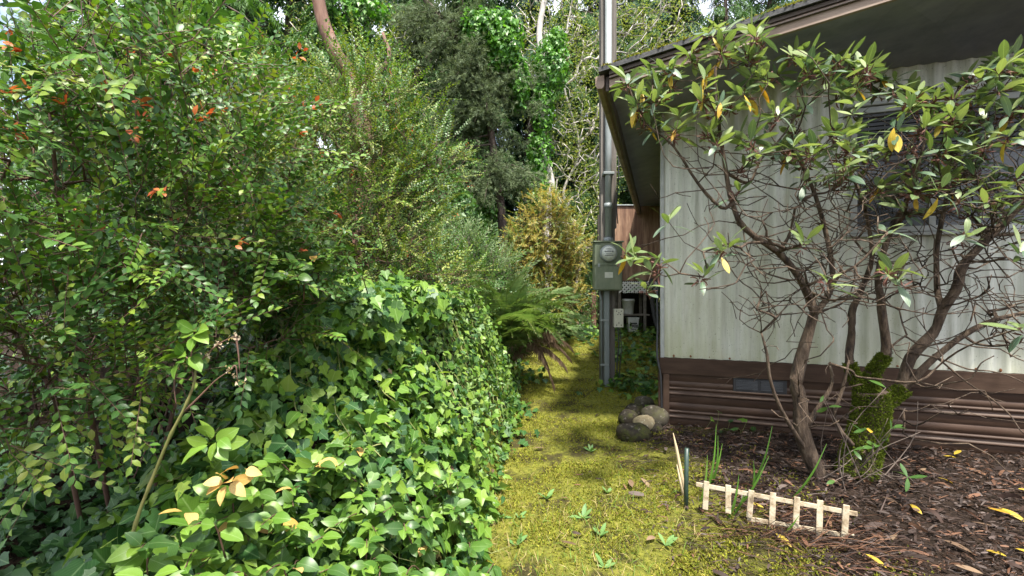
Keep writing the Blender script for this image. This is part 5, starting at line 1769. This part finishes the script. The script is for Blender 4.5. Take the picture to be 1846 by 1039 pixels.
def ground_cover():
    r = np.random.default_rng(141)
    # moss
    n = 90000
    y = 1.75 + 7.0 * r.random(n) ** 1.9; x = r.uniform(-.35, 1.9, n) * np.where(y < 4.5, 1, 1.25)
    dens = (1 - .85 * mulch_mask(x, y)) * (x > edge_x(y) - .05) * np.clip(.62 + .85 * lumps(x, y, 5.2, 12) + .55 * lumps(x, y, 17, 13), .06, 1)
    dens *= (x < 1.45 + .33 * (y - 4.05) + .15) | (y < 3.7)
    k_ = r.random(n) < dens
    x, y = x[k_], y[k_]; n = len(x)
    I = Inst()
    d = nrm(V3([0, 0, 1]) + r.normal(0, .6, (n, 3)))
    I.add(on_ground(x, y, .0), frames(d, r.normal(size=(n, 3))) * (r.uniform(.010, .026, n) * (1 + .5 * np.clip(lumps(x, y, 7, 15), 0, 1)))[:, None, None], r.integers(0, 3, n), 0)
    o = bpy.data.objects.new("moss", scatter_mesh("moss", T_MOSS, I.get(), [M['moss_tuft']])); link(o)
    tag(o, "yellow-green moss carpeting the path between ivy and trailer", "moss", kind="stuff")
    # grass
    n = 9000
    y = 1.7 + 3.2 * r.random(n) ** 1.6; x = r.uniform(-.4, 1.0, n)
    dens = np.clip(.35 + .6 * lumps(x, y, 4.4, 22), .04, 1) * (1 - mulch_mask(x, y)) * smooth((3.4 - y) / 1.2 + .2)
    k_ = r.random(n) < dens; x, y = x[k_], y[k_]; n = len(x)
    I = Inst()
    d = nrm(V3([0, 0, .75]) + r.normal(0, .55, (n, 3)))
    I.add(on_ground(x, y, -.004), frames(d, r.normal(size=(n, 3)) + V3([0, -.5, .5])) * (r.uniform(.03, .085, n)[:, None, None] * V3([.9, 1, 1])), r.integers(0, 3, n), 0)
    o = bpy.data.objects.new("grass", scatter_mesh("grass", T_BLADE, I.get(), [M['grass']])); link(o)
    tag(o, "thin green and straw-coloured grass in the moss", "grass", kind="stuff")
    # leaf litter and bark on the bed
    n = 42000
    y = 1.55 + 2.9 * r.random(n) ** 1.3; x = r.uniform(.25, 4.2, n)
    dens = mulch_mask(x, y) * (y < 4.05 - (x - 1.377) * .334 - .02) + .03 * (x < 1.3) + .30 * smooth((x - .62) / .25) * (1 - mulch_mask(x, y)) * (y < 2.9)
    k_ = r.random(n) < dens; x, y = x[k_], y[k_]; n = len(x)
    a = r.normal(-.35, 1.0, n)
    d = np.stack([np.cos(a), np.sin(a), r.normal(.02, .12, n)], -1)
    I = Inst()
    L = (.010 + .046 * r.random(n) ** 2) * np.where(r.random(n) < .10, 1.9, 1)
    R = frames(d, nrm(V3([0, 0, 1]) + r.normal(0, .45, (n, 3)))) * L[:, None, None]
    R[:, :, 0] *= (.25 + 1.5 * r.random(n) ** 2)[:, None]
    I.add(on_ground(x, y, .006) + r.uniform(0, .02, (n, 1)) * V3([0, 0, 1]), R, r.integers(0, 3, n), (r.random(n) < .18).astype(int))
    o = bpy.data.objects.new("leaf_litter", scatter_mesh("leaf_litter", T_STRIP, I.get(), [M['litter'], M['needle']])); link(o)
    tag(o, "brown dead leaves and bark mulch under the rhododendron", "leaf litter", kind="stuff")
    # long rusty needles and strands by the edging
    n = 900
    c = V3([[1360, 960, 2.4], [1480, 985, 2.2], [1420, 925, 2.65], [1140, 840, 3.2], [1230, 800, 3.4]])
    j = r.choice(5, n, p=[.34, .34, .2, .06, .06])
    cw = V3([G(q[0], q[1]) for q in c])[j]
    x = cw[:, 0] + r.normal(0, .22, n); y = cw[:, 1] + r.normal(0, .13, n)
    a = r.normal(-.55, .45, n)
    d = np.stack([np.cos(a), np.sin(a), r.normal(.0, .06, n)], -1)
    I = Inst(); R = frames(d, nrm(V3([0, 0, 1]) + r.normal(0, .3, (n, 3)))) * r.uniform(.06, .24, n)[:, None, None]
    R[:, :, 0] *= .42
    I.add(on_ground(x, y, .014), R, r.integers(0, 2, n), (r.random(n) < .4).astype(int))
    o = bpy.data.objects.new("fallen_needles", scatter_mesh("fallen_needles", T_BLADE, I.get(), [M['needle'], M['litter']])); link(o)
    tag(o, "rusty fallen needles strewn in front of the picket edging", "needles", kind="stuff")


ground_cover()

# fallen leaves one can pick out
spots = [(1398, 972, 2.2, 'y'), (1700, 829, 2.95, 'y'), (1720, 827, 2.95, 'y'), (1690, 870, 2.75, 'y'), (1655, 858, 2.8, 'o'), (1780, 925, 2.4, 'y'), (1800, 925, 2.4, 'y'), (1835, 890, 2.55, 'y'), (1640, 918, 2.45, 'y'), (1645, 925, 2.4, 'o'),
         (1500, 1000, 2.1, 'o'), (1720, 1030, 2.0, 'o'), (1750, 950, 2.3, 'o'), (1830, 1000, 2.1, 'y'), (1815, 1015, 2.05, 'y'), (1610, 985, 2.2, 'o'), (1700, 985, 2.2, 'o'), (1350, 915, 2.6, 'y'), (1180, 735, 4.2, 'o'), (1135, 872, 2.95, 'o'),
         (1010, 985, 2.25, 'o'), (1165, 985, 2.25, 'o'), (960, 815, 3.4, 'o'), (1155, 870, 3.0, 'o'), (1490, 870, 2.7, 'o'), (1590, 905, 2.5, 'o'), (1560, 1010, 2.1, 'y')]
fm = {}
rl = np.random.default_rng(151)
for px, py, d, c in spots:
    m_ = M['rhodo_yellow'] if c == 'y' else M['fern_dead']
    k = int(rl.integers(0, 4)); key = (c, k)
    if key not in fm:
        fm[key] = scatter_mesh("fallen_leaf", T_RHODO, (np.zeros((1, 3)), np.eye(3)[None], np.array([k]), np.array([0])), [m_])
    o = bpy.data.objects.new("fallen_leaf", fm[key]); link(o)
    p = G(px, py); a = rl.normal(-.5, .8)
    dv = V3([[math.cos(a), math.sin(a), .05]])
    A = np.eye(4); A[:3, :3] = frames(dv, nrm(V3([0, -.15, 1]) + rl.normal(0, .25, 3))[None])[0] * rl.uniform(.07, .12); A[:3, 0] *= 1
    A[:3, 3] = (p[0], p[1], gz(p[0], p[1]) + .028)
    o.matrix_world = Matrix(A.tolist())
    if c == 'y': tag(o, "yellow fallen rhododendron leaf lying on the ground", "fallen leaf", "yellow fallen leaves")
    else: tag(o, "curled rusty brown fallen leaf lying on the ground", "fallen leaf", "brown fallen leaves")

# blades of iris by the edging
def blades(label, spots, seed):
    r = np.random.default_rng(seed)
    c = G(*spots[0][0][:2]); root = V3([c[0], c[1], gz(c[0], c[1])])
    t = empty("iris_clump", root, 0, label, "iris")
    for (a, b) in spots:
        p = G(a[0], a[1]); q = W(b[0], b[1], p[1] - .03); p[2] -= .01
        L = np.linalg.norm(q - p); d = nrm(q - p)
        n = 9; v = []; f = []
        side = nrm(np.cross(d, V3([0.25, -1.0, .1]))); nv = np.cross(side, d)
        for i in range(n):
            u = i / (n - 1); w = .009 * (1 - u ** 2.2) * (.75 + .25 * math.sin(u * 3)) + .0004
            cpt = p + d * L * u + nv * (.06 * L * math.sin(u * math.pi) - .0) - root
            v += [cpt - side * w, cpt + nv * .0025, cpt + side * w]
            if i:
                k = 3 * i
                f += [(k - 3, k - 2, k + 1, k), (k - 2, k - 1, k + 2, k + 1)]
        MB().add(v, f, 0, True).build("blade", M['blade'], t)


blades("upright green iris blades beside the green stake", [((1268, 905, 2.75), (1291, 765, 2.72)), ((1285, 870, 2.8), (1294, 785, 2.8)), ((1262, 905, 2.75), (1275, 820, 2.75)), ((1280, 870, 2.8), (1302, 800, 2.78))], 1)
blades("arching green iris blades growing through the middle pickets", [((1352, 880, 2.78), (1392, 768, 2.75)), ((1322, 922, 2.62), (1386, 822, 2.6)), ((1320, 930, 2.62), (1345, 880, 2.6)), ((1356, 885, 2.78), (1358, 830, 2.78)), ((1312, 935, 2.6), (1332, 855, 2.6))], 2)
blades("long bent iris blade leaning towards the rhododendron trunk", [((1425, 900, 2.66), (1490, 800, 2.6)), ((1405, 965, 2.5), (1440, 930, 2.45))], 3)

# weed rosettes in the moss
rw = np.random.default_rng(161)
wp = [(1065, 815, 3.3), (1052, 850, 3.1), (1095, 890, 2.85), (1085, 905, 2.78), (935, 935, 2.55), (945, 930, 2.6), (905, 935, 2.55), (1030, 960, 2.35), (1082, 968, 2.32), (1218, 975, 2.2), (1200, 985, 2.2), (1155, 1010, 2.12), (1090, 1025, 2.05),
      (1010, 998, 2.2), (1050, 935, 2.5), (1100, 800, 3.4), (930, 985, 2.25), (1165, 955, 2.35), (985, 900, 2.7)]
for px, py, d in wp[::2]:
    p = G(px, py); p[2] = gz(p[0], p[1])
    t = empty("weed_rosette", p, 0, "small pale green weed rosette growing in the moss", "weed", "weed rosettes in the moss")
    n = int(rw.integers(4, 8)); I = Inst()
    for k in range(n):
        a = k * 2.4 + rw.uniform(-.3, .3); el = rw.uniform(.25, 1.0)
        dv = V3([math.cos(a) * math.cos(el), math.sin(a) * math.cos(el), math.sin(el)])
        I.add(p[None], frames(dv[None], V3([[0, -.2, 1.0]])) * rw.uniform(.03, .085), rw.integers(0, 3), 0)
    foliage(t, T_RHODO, I, [M['weed']])


# ivy seedlings round the post, along the skirting, on the far slope
def ivy_patch(label, pts, n, size, seed, spread=.16, high=.12, mats=('ivy_dark', 'ivy')):
    r = np.random.default_rng(seed)
    c = np.mean([G(q[0], q[1]) for q in pts], axis=0); root = V3([c[0], c[1], gz(c[0], c[1])])
    t = empty("trailing_ivy", root, 0, label, "ivy")
    j = r.integers(0, len(pts), n)
    cw = V3([G(q[0], q[1]) for q in pts])[j]
    x = cw[:, 0] + r.normal(0, spread, n); y = cw[:, 1] + r.normal(0, spread, n)
    # keep out of the trailer
    u = (x - 1.377) * .949 - (y - 4.05) * .317; v = (x - 1.377) * .317 + (y - 4.05) * .949
    ok = ~((u > -.05) & (v > -.05)); x, y = x[ok], y[ok]; n = len(x)
    p = on_ground(x, y, 0) + V3([0, 0, 1]) * (.02 + high * r.random(n) ** 1.5)[:, None]
    d = nrm(V3([0, -.3, -.1]) + r.normal(0, .6, (n, 3)))
    I = Inst(); I.add(p, frames(d, nrm(V3([0, -.35, 1]) + r.normal(0, .3, (n, 3)))) * r.uniform(*size, n)[:, None, None], r.integers(0, 4, n), r.integers(0, 2, n))
    foliage(t, T_IVY, I, [M[mats[0]], M[mats[1]]], 120)
    mb = MB()
    for k in range(min(n, 60)):
        a = p[k]; b = V3([a[0] + r.normal(0, .04), a[1] + .03, ground_z(a[0], a[1]) - .01])
        mb.tube(smooth_path([b, (a + b) / 2 + V3([.01, 0, .02]), a], 5) - root, .002, 3)
    mb.build("stems", M['stem_pale'], t, kind="stuff")


ivy_patch("trailing ivy around the foot of the meter post", [(1110, 705, 5.1), (1140, 700, 5.0), (1165, 690, 5.0), (1175, 710, 4.6), (1180, 660, 5.9), (1130, 690, 5.4)], 260, (.05, .085), 171)
ivy_patch("fresh light green ivy sprig by the stones at the trailer corner", [(1188, 725, 4.15), (1196, 745, 3.85), (1190, 760, 3.85)], 34, (.05, .08), 172, .06, .22, ('ivy', 'ivy'))
ivy_patch("dark ivy shoots in front of the skirting", [(1245, 765, 3.80), (1325, 775, 3.70), (1340, 785, 3.66), (1265, 770, 3.75)], 26, (.045, .075), 173, .07, .2)
ivy_patch("ivy carpet below the fern on the path edge", [(900, 690, 5.2), (930, 685, 5.3), (905, 660, 5.6), (880, 700, 5.0)], 420, (.05, .085), 174, .16, .10)
ivy_patch("ivy carpet on the slope behind the meter post", [(1050, 585, 8.2), (1065, 570, 8.8), (1045, 605, 7.4), (1110, 600, 8.3), (1130, 640, 6.8), (1175, 610, 7.4), (1020, 600, 7.6), (1070, 560, 9.5)], 1100, (.06, .10), 175, .32, .16)

# small wire border, old post and fallen branch on the slope
p = W(1040, 552, 9.2); p[2] = gz(p[0], p[1])
t = empty("wire_border", p, 0, "rusty low wire border fence on the slope behind the fern", "wire fence")
mb_m = M['rust']
for k in range(9):
    MB().tube([(-.4 + .1 * k, 0, -.05), (-.4 + .1 * k, 0, .38)], .006, 5).build("wire", mb_m, t)
for z in (.12, .33):
    MB().tube([(-.42, 0, z), (.42, 0, z)], .005, 5).build("rail", mb_m, t)
p = W(1070, 560, 8.8); p[2] = gz(p[0], p[1])
o = MB().box(-.045, .045, -.045, .045, -.1, .75).build("old_post", M['bark_red'], None, .008); o.location = p
tag(o, "short weathered brown wooden post left of the meter box", "post")
p = W(1030, 530, 9.0); p[2] = gz(p[0], p[1])
o = MB().tube(smooth_path([(-.45, .1, .30), (-.1, 0, .18), (.35, -.1, .06), (.55, -.12, .02)], 12), np.linspace(.02, .045, 12), 7).build("fallen_branch", M['bark_red']); o.location = p
tag(o, "fallen brown branch lying on the slope behind the fern", "branch")
